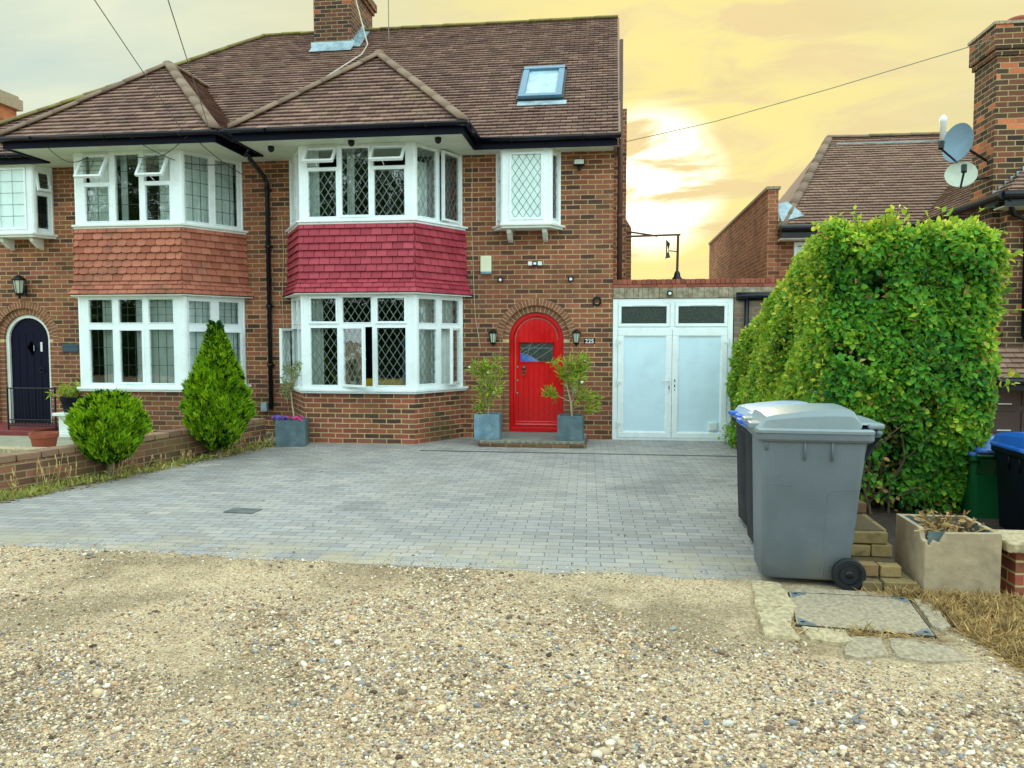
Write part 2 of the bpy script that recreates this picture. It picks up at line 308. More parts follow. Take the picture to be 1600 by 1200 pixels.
def build(mb,name,mat,parent=None,smooth=False,bevel=0,label=None,cat=None,group=None,kind=None,normals=True):
    V=np.array(mb.v,float)
    if parent is not None: off=OFF[parent.name]
    else:
        off=Vector(((V[:,0].min()+V[:,0].max())/2,(V[:,1].min()+V[:,1].max())/2,V[:,2].min()))
    V=V-np.array(off)
    me=bpy.data.meshes.new(name); me.from_pydata(V.tolist(),[],mb.q); me.update()
    at=me.attributes.new('rnd','FLOAT','FACE'); at.data.foreach_set('value',mb.r)
    # planar uv in metres by face normal
    nP=len(me.polygons); nrm=np.zeros(nP*3); me.polygons.foreach_get('normal',nrm); nrm=nrm.reshape(-1,3)
    tot=np.zeros(nP,int); me.polygons.foreach_get('loop_total',tot)
    li=np.zeros(len(me.loops),int); me.loops.foreach_get('vertex_index',li)
    nl=np.repeat(nrm,tot,axis=0); W=V[li]+np.array(off)
    t=np.stack([-nl[:,1],nl[:,0],np.zeros(len(nl))],1); L=np.linalg.norm(t,axis=1,keepdims=True)
    flat=(L[:,0]<.05); t=np.where(L>1e-6,t/np.maximum(L,1e-6),0); t[flat]=(1,0,0)
    b=np.cross(nl,t); b[flat]=(0,1,0)
    uv=np.stack([(W*t).sum(1),(W*b).sum(1)],1)
    me.uv_layers.new(name='UVMap').data.foreach_set('uv',uv.ravel())
    o=link(me,name,mat,parent,smooth,off)
    if bevel:
        md=o.modifiers.new('bevel','BEVEL'); md.width=bevel; md.segments=2; md.limit_method='ANGLE'; md.angle_limit=R(40)
    return tag(o,label,cat,group,kind)
def xyz(*a): return Vector(a)
# overlapping roof or wall tiles laid on a planar convex polygon
def tiles(mb,pts,hint,g=.112,tw=.175,th=.020,tilt=.026,lift=.01,jit=.003,scallop=None):
    P=[Vector(p) for p in pts]; U=(P[1]-P[0]).normalized(); n=(P[1]-P[0]).cross(P[2]-P[0]).normalized()
    if n.dot(Vector(hint))<0: n=-n
    Vv=n.cross(U).normalized()
    if Vv.dot(P[2]-P[0])<0: Vv=-Vv
    O=P[0]; pg=[((p-O).dot(U),(p-O).dot(Vv)) for p in P]
    if sum(pg[i][0]*pg[(i+1)%len(pg)][1]-pg[(i+1)%len(pg)][0]*pg[i][1] for i in range(len(pg)))<0: pg=pg[::-1]
    flip=U.cross(Vv).dot(n)<0
    def clip(poly):
        for i in range(len(pg)):
            (ax,ay),(bx,by)=pg[i],pg[(i+1)%len(pg)]; out=[]
            d=[(bx-ax)*(y-ay)-(by-ay)*(x-ax) for x,y in poly]
            for j in range(len(poly)):
                k=(j+1)%len(poly)
                if d[j]>=0: out.append(poly[j])
                if d[j]*d[k]<0:
                    t=d[j]/(d[j]-d[k]); out.append((poly[j][0]+t*(poly[k][0]-poly[j][0]),poly[j][1]+t*(poly[k][1]-poly[j][1])))
            poly=out
            if len(poly)<3: return None
        return poly
    u0=min(p[0] for p in pg);u1=max(p[0] for p in pg);v1=max(p[1] for p in pg)
    for j in range(int(math.ceil(v1/g))):
        v0=j*g; sag=.0015*math.sin(j*1.7)
        uu=math.floor(u0/tw)*tw-(tw/2 if j%2 else 0)-tw
        while uu<u1:
            gp=.004
            a,b_=uu+gp,uu+tw-gp
            if scallop and scallop[0]<=j<=scallop[1]: rect=[(a,v0+.014),(a+tw*.22,v0+.003),(a+tw*.5,v0),(b_-tw*.22,v0+.003),(b_,v0+.014),(b_,v0+g*1.02),(a,v0+g*1.02)]
            else: rect=[(a,v0+random.uniform(-.001,.002)),(b_,v0+random.uniform(-.001,.002)),(b_,v0+g*1.02),(a,v0+g*1.02)]
            uu+=tw; q=clip(rect)
            if not q: continue
            jz=random.uniform(-jit,jit)*.5; jt=random.uniform(-jit,jit); jr=random.uniform(-jit,jit)
            m=len(q); top=[];bot=[]
            for x,y in q:
                f=1-(y-v0)/g; h=lift+sag+jz+(tilt+jt)*f+jr*((x-uu)/tw+.5)
                top.append(tuple(O+U*x+Vv*y+n*h)); bot.append(tuple(O+U*x+Vv*y+n*(h-th)))
            mb.cur=random.random()
            fs=[tuple(range(m))]+[(i,m+i,m+(i+1)%m,(i+1)%m) for i in range(m)]
            if flip: fs=[f[::-1] for f in fs]
            mb.add(top+bot,fs)
    mb.cur=.5
def ridge(mb,p,q,r=.09,L=.42,n=8):
    p,q=Vector(p),Vector(q); d=q-p; D=d.length; d.normalize(); k=max(1,round(D/L)); 
    a=d.cross(Vector((0,0,1))).normalized(); b=a.cross(d).normalized()
    for i in range(k):
        s0,s1=p+d*(D*i/k-.012),p+d*(D*(i+1)/k-.004); r0=r*(1.05+random.uniform(-.03,.03)); r1=r*(.98+random.uniform(-.03,.03)); mb.cur=random.random()
        o1=b*random.uniform(-.006,.006)
        R1=[tuple(s0+o1+(a*math.cos(math.pi*j/n)+b*math.sin(math.pi*j/n)*.72)*r0-b*r*.25) for j in range(n+1)]
        R2=[tuple(s1+o1+(a*math.cos(math.pi*j/n)+b*math.sin(math.pi*j/n)*.72)*r1-b*r*.25) for j in range(n+1)]
        mb.loft([R1,R2])
    mb.cur=.5
# leaves: numpy cloud of small folded leaves in one mesh
def leafmesh(name,mat,parent,C,A,Nn,L,Wd,rnd,off=None,kind=None,label=None,cat=None,curl=.12):
    n=len(C); A=A/np.linalg.norm(A,axis=1,keepdims=True); S=np.cross(A,Nn); S/=np.maximum(np.linalg.norm(S,axis=1,keepdims=True),1e-6); Nn=np.cross(S,A)
    L=L[:,None];Wd=Wd[:,None]
    p0=C; p3=C+A*L-Nn*L*curl
    p1=C+A*L*.32+S*Wd*.5+Nn*Wd*.18; p2=C+A*L*.72+S*Wd*.38+Nn*Wd*.12-Nn*L*curl*.4
    p5=C+A*L*.32-S*Wd*.5+Nn*Wd*.18; p4=C+A*L*.72-S*Wd*.38+Nn*Wd*.12-Nn*L*curl*.4
    V=np.stack([p0,p1,p2,p3,p4,p5],1).reshape(-1,3)
    o_=np.array(off if off is not None else (OFF[parent.name] if parent is not None else (0,0,0))); V=V-o_
    idx=(np.arange(n)*6)[:,None]; F=np.concatenate([idx+np.array([[0,1,2,3]]),idx+np.array([[0,3,4,5]])],1).reshape(-1)
    me=bpy.data.meshes.new(name); me.vertices.add(n*6); me.vertices.foreach_set('co',V.ravel())
    me.loops.add(n*8); me.loops.foreach_set('vertex_index',F.astype(np.int32)); me.polygons.add(n*2)
    me.polygons.foreach_set('loop_start',(np.arange(n*2)*4).astype(np.int32)); me.update(calc_edges=True)
    at=me.attributes.new('rnd','FLOAT','FACE'); at.data.foreach_set('value',np.repeat(rnd,2).astype(np.float32))
    o=link(me,name,mat,parent,False,Vector(o_)); return tag(o,label,cat,None,kind)
def rdir(n,zb=0.):
    v=rng.normal(size=(n,3)); v/=np.linalg.norm(v,axis=1,keepdims=True); v[:,2]+=zb; return v/np.linalg.norm(v,axis=1,keepdims=True)
# ---------------------------------------------------------------- ground
def vn(x,y,s,seed=0):
    return (np.sin(x*s*1.7+seed+1.3*np.sin(y*s*1.1+seed))+np.sin(y*s*1.9-seed*2+1.1*np.sin(x*s*.9))+np.sin((x+y)*s*1.2+seed*3))/3
def gz(x,y):
    x=np.asarray(x,float);y=np.asarray(y,float)
    z=.010*vn(x,y,1.3)+.006*vn(x,y,4.,2)+.003*vn(x,y,13,5)
    edge=5.06-.035*x*.9+.05*vn(x,y,5,1)+.03*vn(x,y,17,4)
    t=np.clip((y-edge+.10)/.22,0,1); z=(z+.008)*(1-t)-.035*t
    rt=np.clip((x-2.35)/.5,0,1)*np.clip((y-5.1)/6.,0,1); z=z-1.05*rt
    far=np.clip((np.abs(y)-30)/60,0,1); return z-.3*far
xs=np.unique(np.concatenate([np.linspace(-400,-30,20),np.linspace(-30,-7,30),np.linspace(-7,4,260),np.linspace(4,30,60),np.linspace(30,400,20)]))
ys=np.unique(np.concatenate([np.linspace(-300,-20,14),np.linspace(-20,1.5,30),np.linspace(1.5,5.6,150),np.linspace(5.6,14,40),np.linspace(14,500,24)]))
X,Y=np.meshgrid(xs,ys); Z=gz(X,Y); nx,ny=len(xs),len(ys)
mb=MB(); mb.v=np.stack([X.ravel(),Y.ravel(),Z.ravel()],1).tolist()
mb.q=[[j*nx+i,j*nx+i+1,(j+1)*nx+i+1,(j+1)*nx+i] for j in range(ny-1) for i in range(nx-1)]; mb.r=[.5]*len(mb.q)
build(mb,'gravel_lane','gravel_ground',smooth=True,kind='structure')
mb=MB(); mb.prism([(-5.95,5.20),(-4.6,5.13),(-.6,5.02),(1.0,4.95),(1.62,4.94),(1.86,11.95),(-5.3,11.95),(-5.2,10.6),(-5.5,8.6),(-6.0,7.0),(-6.3,6.2),(-6.5,5.3)],-.06,.0)
build(mb,'paved_driveway','paving',kind='structure')
# neighbour's paved ground, sunken to the right of the hedge
# pebbles
def pebbles():
    ico=bpy.data.meshes.new('t'); import bmesh
    bm=bmesh.new(); bmesh.ops.create_icosphere(bm,subdivisions=1,radius=1); V0=np.array([v.co[:] for v in bm.verts]); F0=np.array([[v.index for v in f.verts] for f in bm.faces]); bm.free()
    n=150000
    yy=2.35+rng.random(n)**1.35*2.85; xx=(rng.random(n)-.5)*2*(yy*.86+.3)-.08*yy
    far=rng.random(n)
    dens=.50+.62*vn(xx,yy,1.2,3)+.42*vn(xx,yy,3.1,8)
    keep=(rng.random(n)<np.clip(dens*1.1+.30-(yy-3.6).clip(0)*.36+(3.3-yy).clip(0)*.8,.36,1))
    keep&=~((xx>.72)&(yy>4.15)&(xx<1.9)); keep&=(yy<5.02-.03*xx)&~((xx>1.0)&(xx<1.8)&(yy>3.75))
    xx,yy=xx[keep],yy[keep]; ex=rng.uniform(-4.5,1.,2600); ey=4.98-.03*ex+np.abs(rng.exponential(.16,2600)); xx=np.concatenate([xx,ex]); yy=np.concatenate([yy,ey]); n=len(xx)
    zb=np.maximum(gz(xx,yy),np.where(yy>5.02-.02*xx,.0005,-9))
    s=np.exp(rng.normal(-5.24,.42,n)).clip(.0022,.015); big=rng.random(n)<.004; s[big]=rng.uniform(.013,.026,big.sum())
    s[-2600:]*=.6
    dd_=.50+.62*vn(xx,yy,1.2,3)+.42*vn(xx,yy,3.1,8); s=s*np.clip(.62+.5*dd_,.55,1.)
    sc=np.stack([s*rng.uniform(.8,1.35,n),s*rng.uniform(.7,1.1,n),s*rng.uniform(.4,.75,n)],1)
    a=rng.random(n)*6.283; D=V0[None]*sc[:,None]*(1+rng.normal(0,.13,(n,len(V0),1)))
    tl=rng.normal(0,.25,n); D[:,:,2]+=D[:,:,0]*tl[:,None]
    ca,sa=np.cos(a)[:,None],np.sin(a)[:,None]
    Xp=D[:,:,0]*ca-D[:,:,1]*sa+xx[:,None]; Yp=D[:,:,0]*sa+D[:,:,1]*ca+yy[:,None]; Zp=D[:,:,2]+zb[:,None]+sc[:,2:3]*.45
    V=np.stack([Xp,Yp,Zp],2).reshape(-1,3); F=(F0[None]+(np.arange(n)*len(V0))[:,None,None]).reshape(-1,3)
    me=bpy.data.meshes.new('loose_pebbles'); me.vertices.add(len(V)); me.vertices.foreach_set('co',V.ravel())
    me.loops.add(F.size); me.loops.foreach_set('vertex_index',F.ravel().astype(np.int32)); me.polygons.add(len(F))
    me.polygons.foreach_set('loop_start',(np.arange(len(F))*3).astype(np.int32)); me.update(calc_edges=True)
    at=me.attributes.new('rnd','FLOAT','FACE'); at.data.foreach_set('value',np.repeat(rng.random(n),len(F0)).astype(np.float32))
    o=link(me,'loose_pebbles','pebble',None,True,Vector((0,0,0))); tag(o,'loose cream and grey pebbles scattered over the sandy lane','pebbles',kind='stuff')
pebbles()
# ---------------------------------------------------------------- windows
def loc_f(A,B):
    A=Vector((*A,0));B=Vector((*B,0)); d=(B-A).normalized(); n_in=Vector((-d.y,d.x,0))
    return lambda s,dd,z: tuple(A+d*s+n_in*dd+Vector((0,0,z)))
def leads(mb,s0,s1,z0,z1,d,style,w=.0052,off=0.):
    def seg(a,b):
        (x0,y0),(x1,y1)=a,b; t0,t1=0.,1.; dx_,dy_=x1-x0,y1-y0
        for p,q in ((-dx_,x0-s0),(dx_,s1-x0),(-dy_,y0-z0),(dy_,z1-y0)):
            if abs(p)<1e-9:
                if q<0: return
            else:
                r=q/p
                if p<0: t0=max(t0,r)
                else: t1=min(t1,r)
        if t0>=t1: return
        a=(x0+dx_*t0,y0+dy_*t0); b=(x0+dx_*t1,y0+dy_*t1); l=math.hypot(b[0]-a[0],b[1]-a[1])
        if l<.004: return
        px,pz=-(b[1]-a[1])/l*w/2,(b[0]-a[0])/l*w/2
        for dd,fl in ((d-.004,0),(d+.008,1)):
            q=[(a[0]-px,dd,a[1]-pz),(b[0]-px,dd,b[1]-pz),(b[0]+px,dd,b[1]+pz),(a[0]+px,dd,a[1]+pz)]
            mb.poly(q if not fl else q[::-1])
    if style[0]=='diamond':
        a,b=style[1],style[2]; n=int((s1-s0)/a+(z1-z0)/b)+3
        for k in range(-n,n):
            x=s0+(k+.5)*a; seg((x,z0),(x+a*40,z0+b*40)); seg((x,z0),(x-a*40,z0+b*40))
    elif style[0]=='grid':
        nx_,nz_=style[1],style[2]
        for i in range(1,nx_): x=s0+(s1-s0)*i/nx_; seg((x,z0-1),(x,z1+1))
        for i in range(1,nz_): z=z0+(z1-z0)*i/nz_; seg((s0-1,z),(s1+1,z))
def rectframe(mb,s0,s1,z0,z1,w,d0,d1):
    mb.box(s0,s1,d0,d1,z0,z0+w); mb.box(s0,s1,d0,d1,z1-w,z1); mb.box(s0,s0+w,d0,d1,z0+w,z1-w); mb.box(s1-w,s1,d0,d1,z0+w,z1-w)
def facet(bay,A,B,z0,z1,lights,style,leadmat='lead_bright',glass='glass',sash_w=.034,post=.07):
    """lights: list of (s0,s1,za,zb,kind,angle). Builds frame, panes, leading and each opened casement under bay."""
    f=loc_f(A,B); W=math.dist(A,B); fr=MB(f)
    cols=sorted({(l[0],l[1]) for l in lights}); edges=[0.]+[v for cc in cols for v in cc]+[W]
    for i in range(0,len(edges),2): fr.box(edges[i],edges[i+1],0,post,z0,z1)
    for s0,s1 in cols:
        ls=sorted([l for l in lights if (l[0],l[1])==(s0,s1)],key=lambda l:l[2]); zs=[z0]+[v for l in ls for v in (l[2],l[3])]+[z1]
        for i in range(0,len(zs),2): fr.box(s0,s1,.004,post-.004,zs[i],zs[i+1])
    for (s0,s1,za,zb,kind,ang) in lights:
        pn=MB(f); ld=MB(f)
        if kind=='fix':
            if sash_w>0: rectframe(fr,s0,s1,za,zb,.014,-.004,.05); 
            g=.014
            pn.poly([(s0+g,.033,za+g),(s1-g,.033,za+g),(s1-g,.033,zb-g),(s0+g,.033,zb-g)]); leads(ld,s0+g,s1-g,za+g,zb-g,.030,style)
        elif kind=='sash':
            rectframe(fr,s0-.006,s1+.006,za-.006,zb+.006,sash_w,-.016,.04); g=sash_w-.006
            pn.poly([(s0+g,.015,za+g),(s1-g,.015,za+g),(s1-g,.015,zb-g),(s0+g,.015,zb-g)]); leads(ld,s0+g,s1-g,za+g,zb-g,.012,style)
        else:
            ca,sa=math.cos(ang),math.sin(ang)
            if kind=='vent': # hinged on top, bottom swings outward
                def h(s,d,z,f=f,ca=ca,sa=sa,zb=zb):
                    dz_,dd=z-zb,d+.016; return f(s,dd*ca-(-dz_)*sa-.016,zb+dz_*ca-dd*sa*-1*0+(-dd*sa))
            else:
                hs=s0 if kind=='left' else s1; sg=1 if kind=='left' else -1
                def h(s,d,z,f=f,ca=ca,sa=sa,hs=hs,sg=sg):
                    ds,dd=(s-hs)*sg,d+.016; return f(hs+sg*(ds*ca+dd*sa),-.016+dd*ca-ds*sa,z)
            cb=MB(h); rectframe(cb,s0-.008,s1+.008,za-.008,zb+.008,sash_w,-.016,.03)
            g=sash_w-.008; cp=MB(h); cp.poly([(s0+g,.009,za+g),(s1-g,.009,za+g),(s1-g,.009,zb-g),(s0+g,.009,zb-g)]); cl=MB(h); leads(cl,s0+g,s1-g,za+g,zb-g,.006,style if zb-za>.5 or style[0]=='grid' else ('none',))
            # stay bar
            if kind=='vent': cb.f=f; cb.bar((s0+.16,.02,za+.01),(s0+.17,-.16,za+.07),.012)
            build(cb,'casement','upvc',bay,bevel=.003)
            build(cp,'pane',glass,bay)
            if cl.q: build(cl,'leading',leadmat,bay)
        if pn.q: build(pn,'pane',glass,bay)
        if ld.q: build(ld,'leading',leadmat,bay)
    build(fr,'window_frame','upvc',bay,bevel=.004)
def offchain(pts,o,wy):
    segs=[]
    for a,b in zip(pts[:-1],pts[1:]):
        d=Vector((b[0]-a[0],b[1]-a[1])).normalized(); n=Vector((d.y,-d.x)); segs.append((Vector(a)+n*o,d))
    def isect(p,d,q,e):
        den=d.x*e.y-d.y*e.x; t=((q.x-p.x)*e.y-(q.y-p.y)*e.x)/den; return p+d*t
    wl=(Vector((0,wy)),Vector((1,0)))
    out=[isect(*segs[0],*wl)]+[isect(*segs[i],*segs[i+1]) for i in range(len(segs)-1)]+[isect(*segs[-1],*wl)]
    return [(p.x,p.y) for p in out]
def curtain(mb,f,s0,s1,z0,z1,d=.13,amp=.018,wl=.075,gather=0):
    n=max(4,int((s1-s0)/wl*6)); b=len(mb.v); ph=random.random()*6
    for j,z in enumerate((z0,(z0+z1)/2,z1)):
        for i in range(n+1):
            s=s0+(s1-s0)*i/n; mb.v.append(f(s,d+amp*math.sin(s/wl*6.283+ph+.3*j)+amp*.4*math.sin(s/wl*2.1+ph),z))
    for j in range(2):
        for i in range(n): mb.q.append([b+j*(n+1)+i,b+j*(n+1)+i+1,b+(j+1)*(n+1)+i+1,b+(j+1)*(n+1)+i]); mb.r.append(.5)
# ---------------------------------------------------------------- the pair of houses
YF,YB,YE,YEB,ZE=11.9,11.0,11.5,10.57,4.56
PB,BB=.805,.915
PARTY=-5.48
def wall_cells(mb,x0,x1,z0,z1,y,holes,arch=None):
    xs=sorted({x0,x1,*[h[0] for h in holes],*[h[1] for h in holes]}); zs=sorted({z0,z1,*[h[2] for h in holes],*[h[3] for h in holes]})
    for i in range(len(xs)-1):
        for j in range(len(zs)-1):
            cx,cz=(xs[i]+xs[i+1])/2,(zs[j]+zs[j+1])/2
            if any(h[0]<cx<h[1] and h[2]<cz<h[3] for h in holes): continue
            mb.poly([(xs[i],y,zs[j]),(xs[i+1],y,zs[j]),(xs[i+1],y,zs[j+1]),(xs[i],y,zs[j+1])])
    if arch:
        cx,cz,r=arch; n=24
        for k in range(n):
            a0,a1=math.pi*k/n,math.pi*(k+1)/n
            p0=(cx-r*math.cos(a0),cz+r*math.sin(a0)); p1=(cx-r*math.cos(a1),cz+r*math.sin(a1))
            mb.poly([(p0[0],y,p0[1]),(p1[0],y,p1[1]),(p1[0],y,cz+r),(p0[0],y,cz+r)])
def arch_strip(mb,cx,cz,r0,r1,y0,y1,zb,n=28):
    """solid arch between radii with straight legs to zb"""
    pi_=[(cx-r0,zb)]+[(cx-r0*math.cos(math.pi*k/n),cz+r0*math.sin(math.pi*k/n)) for k in range(n+1)]+[(cx+r0,zb)]
    po=[(cx-r1,zb)]+[(cx-r1*math.cos(math.pi*k/n),cz+r1*math.sin(math.pi*k/n)) for k in range(n+1)]+[(cx+r1,zb)]
    b=len(mb.v); m=len(pi_)
    vs=[(x,y0,z) for x,z in pi_]+[(x,y0,z) for x,z in po]+[(x,y1,z) for x,z in pi_]+[(x,y1,z) for x,z in po]
    fs=[]
    for i in range(m-1):
        fs+=[(i,i+1,m+i+1,m+i),(2*m+i,3*m+i,3*m+i+1,2*m+i+1),(i,2*m+i,2*m+i+1,i+1),(m+i,m+i+1,3*m+i+1,3*m+i)]
    mb.add(vs,fs)
def arch_ring_bricks(mb,cx,cz,r0,r1,y0,y1,n):
    for k in range(n):
        a0=math.pi*(k+.07)/n; a1=math.pi*(k+.93)/n; mb.cur=random.random(); jy=random.uniform(-.002,.002)
        q=[(r0,a0),(r0,a1),(r1,a1),(r1,a0)]
        vs=[(cx-r*math.cos(a),y+jy,cz+r*math.sin(a)) for y in (y0,y1) for r,a in q]
        mb.add(vs,[(0,1,2,3),(4,7,6,5),(0,4,5,1),(1,5,6,2),(2,6,7,3),(3,7,4,0)])
    mb.cur=.5
def house(mir):
    mx=(lambda x:2*PARTY-x) if mir else (lambda x:x)
    S=lambda a,b:(min(mx(a),mx(b)),max(mx(a),mx(b)))
    rt=T('semi_detached_house','left half of the brick pair, with orange tile-hung bay and navy door' if mir else 'right half of the brick pair, with magenta tile-hung bay and red door','house',(mx(-2.7),YF,0),0,None,True)
    x0,x1=S(PARTY,.05)
    # --- front wall
    dcx,dcz=mx(-1.13),1.545; ro=.53
    lo=S(-4.98,-2.37); orl=S(-1.70,-.80); dr=(dcx-ro,dcx+ro)
    mb=MB(); holes=[(lo[0],lo[1],.78,2.2),(lo[0],lo[1],3.3,4.38),(orl[0],orl[1],3.28,4.38),(dr[0],dr[1],0,dcz+ro)]
    wall_cells(mb,x0,x1,-.1,4.42,YF,holes,(dcx,dcz,ro))
    arch_strip(mb,dcx,dcz,ro-.001,ro,YF,YF+.09,-.1)
    # gable / end wall, back wall
    xe=mx(.05) if not mir else mx(.05)
    mb.poly([(xe,YF,-.1),(xe,19.1,-.1),(xe,19.1,4.45),(xe,YF,4.45)] if not mir else [(xe,19.1,-.1),(xe,YF,-.1),(xe,YF,4.45),(xe,19.1,4.45)])
    if not mir: mb.poly([(xe,YF-.35,4.42),(xe,19.45,4.42),(xe,15.5,7.68)])
    mb.poly([(x1,19.1,-.1),(x0,19.1,-.1),(x0,19.1,4.45),(x1,19.1,4.45)])
    build(mb,'wall','brick_house',rt)
    # door arch brickwork
    mb=MB(); arch_ring_bricks(mb,dcx,dcz,ro,ro+.105,YF-.006,YF+.05,34); arch_ring_bricks(mb,dcx,dcz,.425,ro-.004,YF+.05,YF+.12,22)
    build(mb,'arch','arch_brick',rt,bevel=.003)
    for sx in (-1,1):
        z=.0; mb=MB()
        while z<dcz-.07:
            mb.cur=random.random(); a,b=sorted((dcx+sx*.425,dcx+sx*(ro-.004))); mb.box(a,b,YF+.05,YF+.12,z+.005,z+.07); z+=.075
        build(mb,'door_jamb',"arch_brick",rt,bevel=.003)
    mb=MB(); arch_strip(mb,dcx,dcz,ro,ro+.10,YF-.002,YF+.05,dcz-.001); arch_strip(mb,dcx,dcz,.43,ro,YF+.054,YF+.11,0.)
    build(mb,'arch_mortar','mortar',rt)
    # --- door
    fm='red_door' if not mir else 'white_paint'; dm='red_door' if not mir else 'navy_door'
    mb=MB(); arch_strip(mb,dcx,dcz,.365,.425,YF+.09,YF+.16,.09)
    if not mir: mb.box(dcx-.42,dcx+.42,YF+.085,YF+.15,.09,.16)
    dfm=build(mb,'door_frame',fm,rt,bevel=.005)
    mb=MB(); n=26; pts=[(dcx-.365,.16)]+[(dcx-.365*math.cos(math.pi*k/n),dcz+.365*math.sin(math.pi*k/n)) for k in range(n+1)]+[(dcx+.365,.16)]
    gx0,gx1,gz0,gz1=dcx-.255,dcx+.255,1.20,1.50
    if mir:
        mb.poly([(x,YF+.13,z) for x,z in pts]); 
        for i in range(5): mb.box(dcx-.34+i*.136+.004,dcx-.34+(i+1)*.136-.004,YF+.122,YF+.131,.2,dcz+.1)
    else:
        # boarded door with glazed opening: boards as vertical strips clipped by the arch
        nb=9
        for i in range(nb):
            a=dcx-.365+.73*i/nb+.002; b=dcx-.365+.73*(i+1)/nb-.002
            za=dcz+math.sqrt(max(0,.365**2-(a-dcx)**2)); zb_=dcz+math.sqrt(max(0,.365**2-(b-dcx)**2)); zm=min(za,zb_)
            segs=[(.16,zm)] if (b<gx0 or a>gx1) else [(.16,gz0),(gz1,zm)]
            for p,q in segs: mb.box(a,b,YF+.122+.001*(i%2),YF+.15,p,q)
            mb.add([(a,YF+.125,zm),(b,YF+.125,zm),(b,YF+.125,zb_),(a,YF+.125,za)],[(0,1,2,3)])
        mb.box(dcx-.33,dcx+.33,YF+.108,YF+.121,.20,.25)
        mb.add([(dcx-.33,YF+.1,.20),(dcx+.33,YF+.1,.20),(dcx+.33,YF+.121,.26),(dcx-.33,YF+.121,.26)],[(0,1,2,3)])
        mb.box(gx0-.01,gx1+.01,YF+.105,YF+.121,gz1,gz1+.018); mb.box(gx0-.01,gx1+.01,YF+.105,YF+.121,gz0-.018,gz0)
    door=build(mb,'door',dm,rt)
    mb=MB(); mb.poly([(dcx-.365,YF+.16,.0),(dcx+.365,YF+.16,.0),(dcx+.365,YF+.16,2.0),(dcx-.365,YF+.16,2.0)]) 
    build(mb,'door_backing',dm,door)
    if not mir:
        mb=MB(); mb.poly([(gx0,YF+.14,gz0),(gx1,YF+.14,gz0),(gx1,YF+.14,gz1),(gx0,YF+.14,gz1)]); build(mb,'pane','obscure_glass',door)
        mb=MB(loc_f((0,YF+.136),(1,YF+.136)))
        for a,b in (((gx0,gz0+.11),(gx0+.36,gz1)),((gx0,gz0+.16),(gx0+.2,gz1)),((gx0+.06,gz0),(gx0+.42,gz1)),((gx0,gz1-.09),(gx1,gz1-.09)),((gx0+.1,gz0+.08),(gx0+.17,gz1)),((gx0+.2,gz0),(gx1,gz0+.2))):
            mb.bar((a[0],0,a[1]),(b[0],0,b[1]),.007)
        # curved cames
        mb.tube([(gx0+.28*t,0,gz0+.12-.12*t*t) for t in np.linspace(0,1,7)],.004,5)
        build(mb,'leading','lead_bright',door)
        mb=MB(); mb.poly([(gx0,YF+.139,gz0),(gx0+.3,YF+.139,gz0),(gx0+.2,YF+.139,gz0+.06),(gx0,YF+.139,gz0+.14)]); build(mb,'stained_pane','bin_blue',door)
        mb=MB(lambda x,y,z:(dcx-.20+x,YF+.118+z,1.07+y)); mb.lathe([(.03,0),(.032,-.02),(.02,-.03)],0,.03,14); mb.tube([(.032*math.sin(a)*1.05,-.01-.038*(1-math.cos(a)),-.026) for a in np.linspace(0,6.28,14)],.007,6); mb.box(-.018,.018,-.01,.07,-.012,0)
        build(mb,'knocker','brass_dull',door,True)
        for z in (1.11,.90,.70):
            mb=MB(lambda x,y,zz:(dcx-.30+x,YF+.12+zz,z+y)); mb.lathe([(.014,.0),(.015,-.012),(.009,-.018)],0,0,10); build(mb,'lock','lead_bright',door,True)
        mb=MB(); mb.tube([(dcx-.332,YF+.12,.70),(dcx-.332,YF+.118,1.5)]+[(dcx-.332*math.cos(a),YF+.118,dcz+.332*math.sin(a)) for a in np.linspace(0,math.pi,14)],.0035,5); build(mb,'draught_strip','lead_bright',door)
    else:
        f=loc_f((0,YF+.122),(1,YF+.122)); cx,cz=dcx+.03,1.40
        mb=MB(f); mb.add([(cx-.085,0,cz),(cx,0,cz-.13),(cx+.085,0,cz),(cx,0,cz+.13)],[(0,1,2,3)]); build(mb,'pane','frosted_glass',door)
        mb=MB(f)
        q=[(cx-.085,-.004,cz),(cx,-.004,cz-.13),(cx+.085,-.004,cz),(cx,-.004,cz+.13)]
        for i in range(4): mb.bar(q[i],q[(i+1)%4],.014)
        build(mb,'pane_frame','navy_door',door)
        mb=MB(); mb.box(dcx+.20,dcx+.235,YF+.11,YF+.122,1.34,1.5); build(mb,'letter_plate','white_paint',door)
        mb=MB(lambda x,y,z:(dcx+.22+x,YF+.12+z,1.02+y)); mb.tube([(.04*math.sin(a),.04*math.cos(a),-.02) for a in np.linspace(0,6.28,16)],.008,6); build(mb,'door_knocker','iron',door,True)
    # --- bay
    ch=[(mx(-5.08),YF),(mx(-4.53),YB),(mx(-2.83),YB),(mx(-2.28),YF)]
    if mir: ch=ch[::-1]
    bw=math.dist(ch[1],ch[2]); sw=math.dist(ch[0],ch[1])
    bb=MB(); 
    for a,b in zip(ch[:-1],ch[1:]):
        bb.poly([(a[0],a[1],-.1),(b[0],b[1],-.1),(b[0],b[1],.775),(a[0],a[1],.775)])
    build(bb,'bay_plinth','brick_bay' if not mir else 'brick_house',rt)
    inn=offchain(ch,-.09,YF)
    bk=MB(); bk.prism(inn,2.21,2.25); bk.prism(inn,3.22,3.27); b0=MB(); b0.prism(inn,.70,.765); build(b0,'window_board','white_paint',rt)
    sk=offchain(ch,-.02,YF)
    bk.prism(sk,2.23,3.24); build(bk,'bay_floor','white_paint',rt)
    si=MB(); si.prism(offchain(ch,.075,YF),.775,.81); si.prism(offchain(ch,.05,YF),.745,.775); build(si,'sill','upvc',rt,bevel=.006)
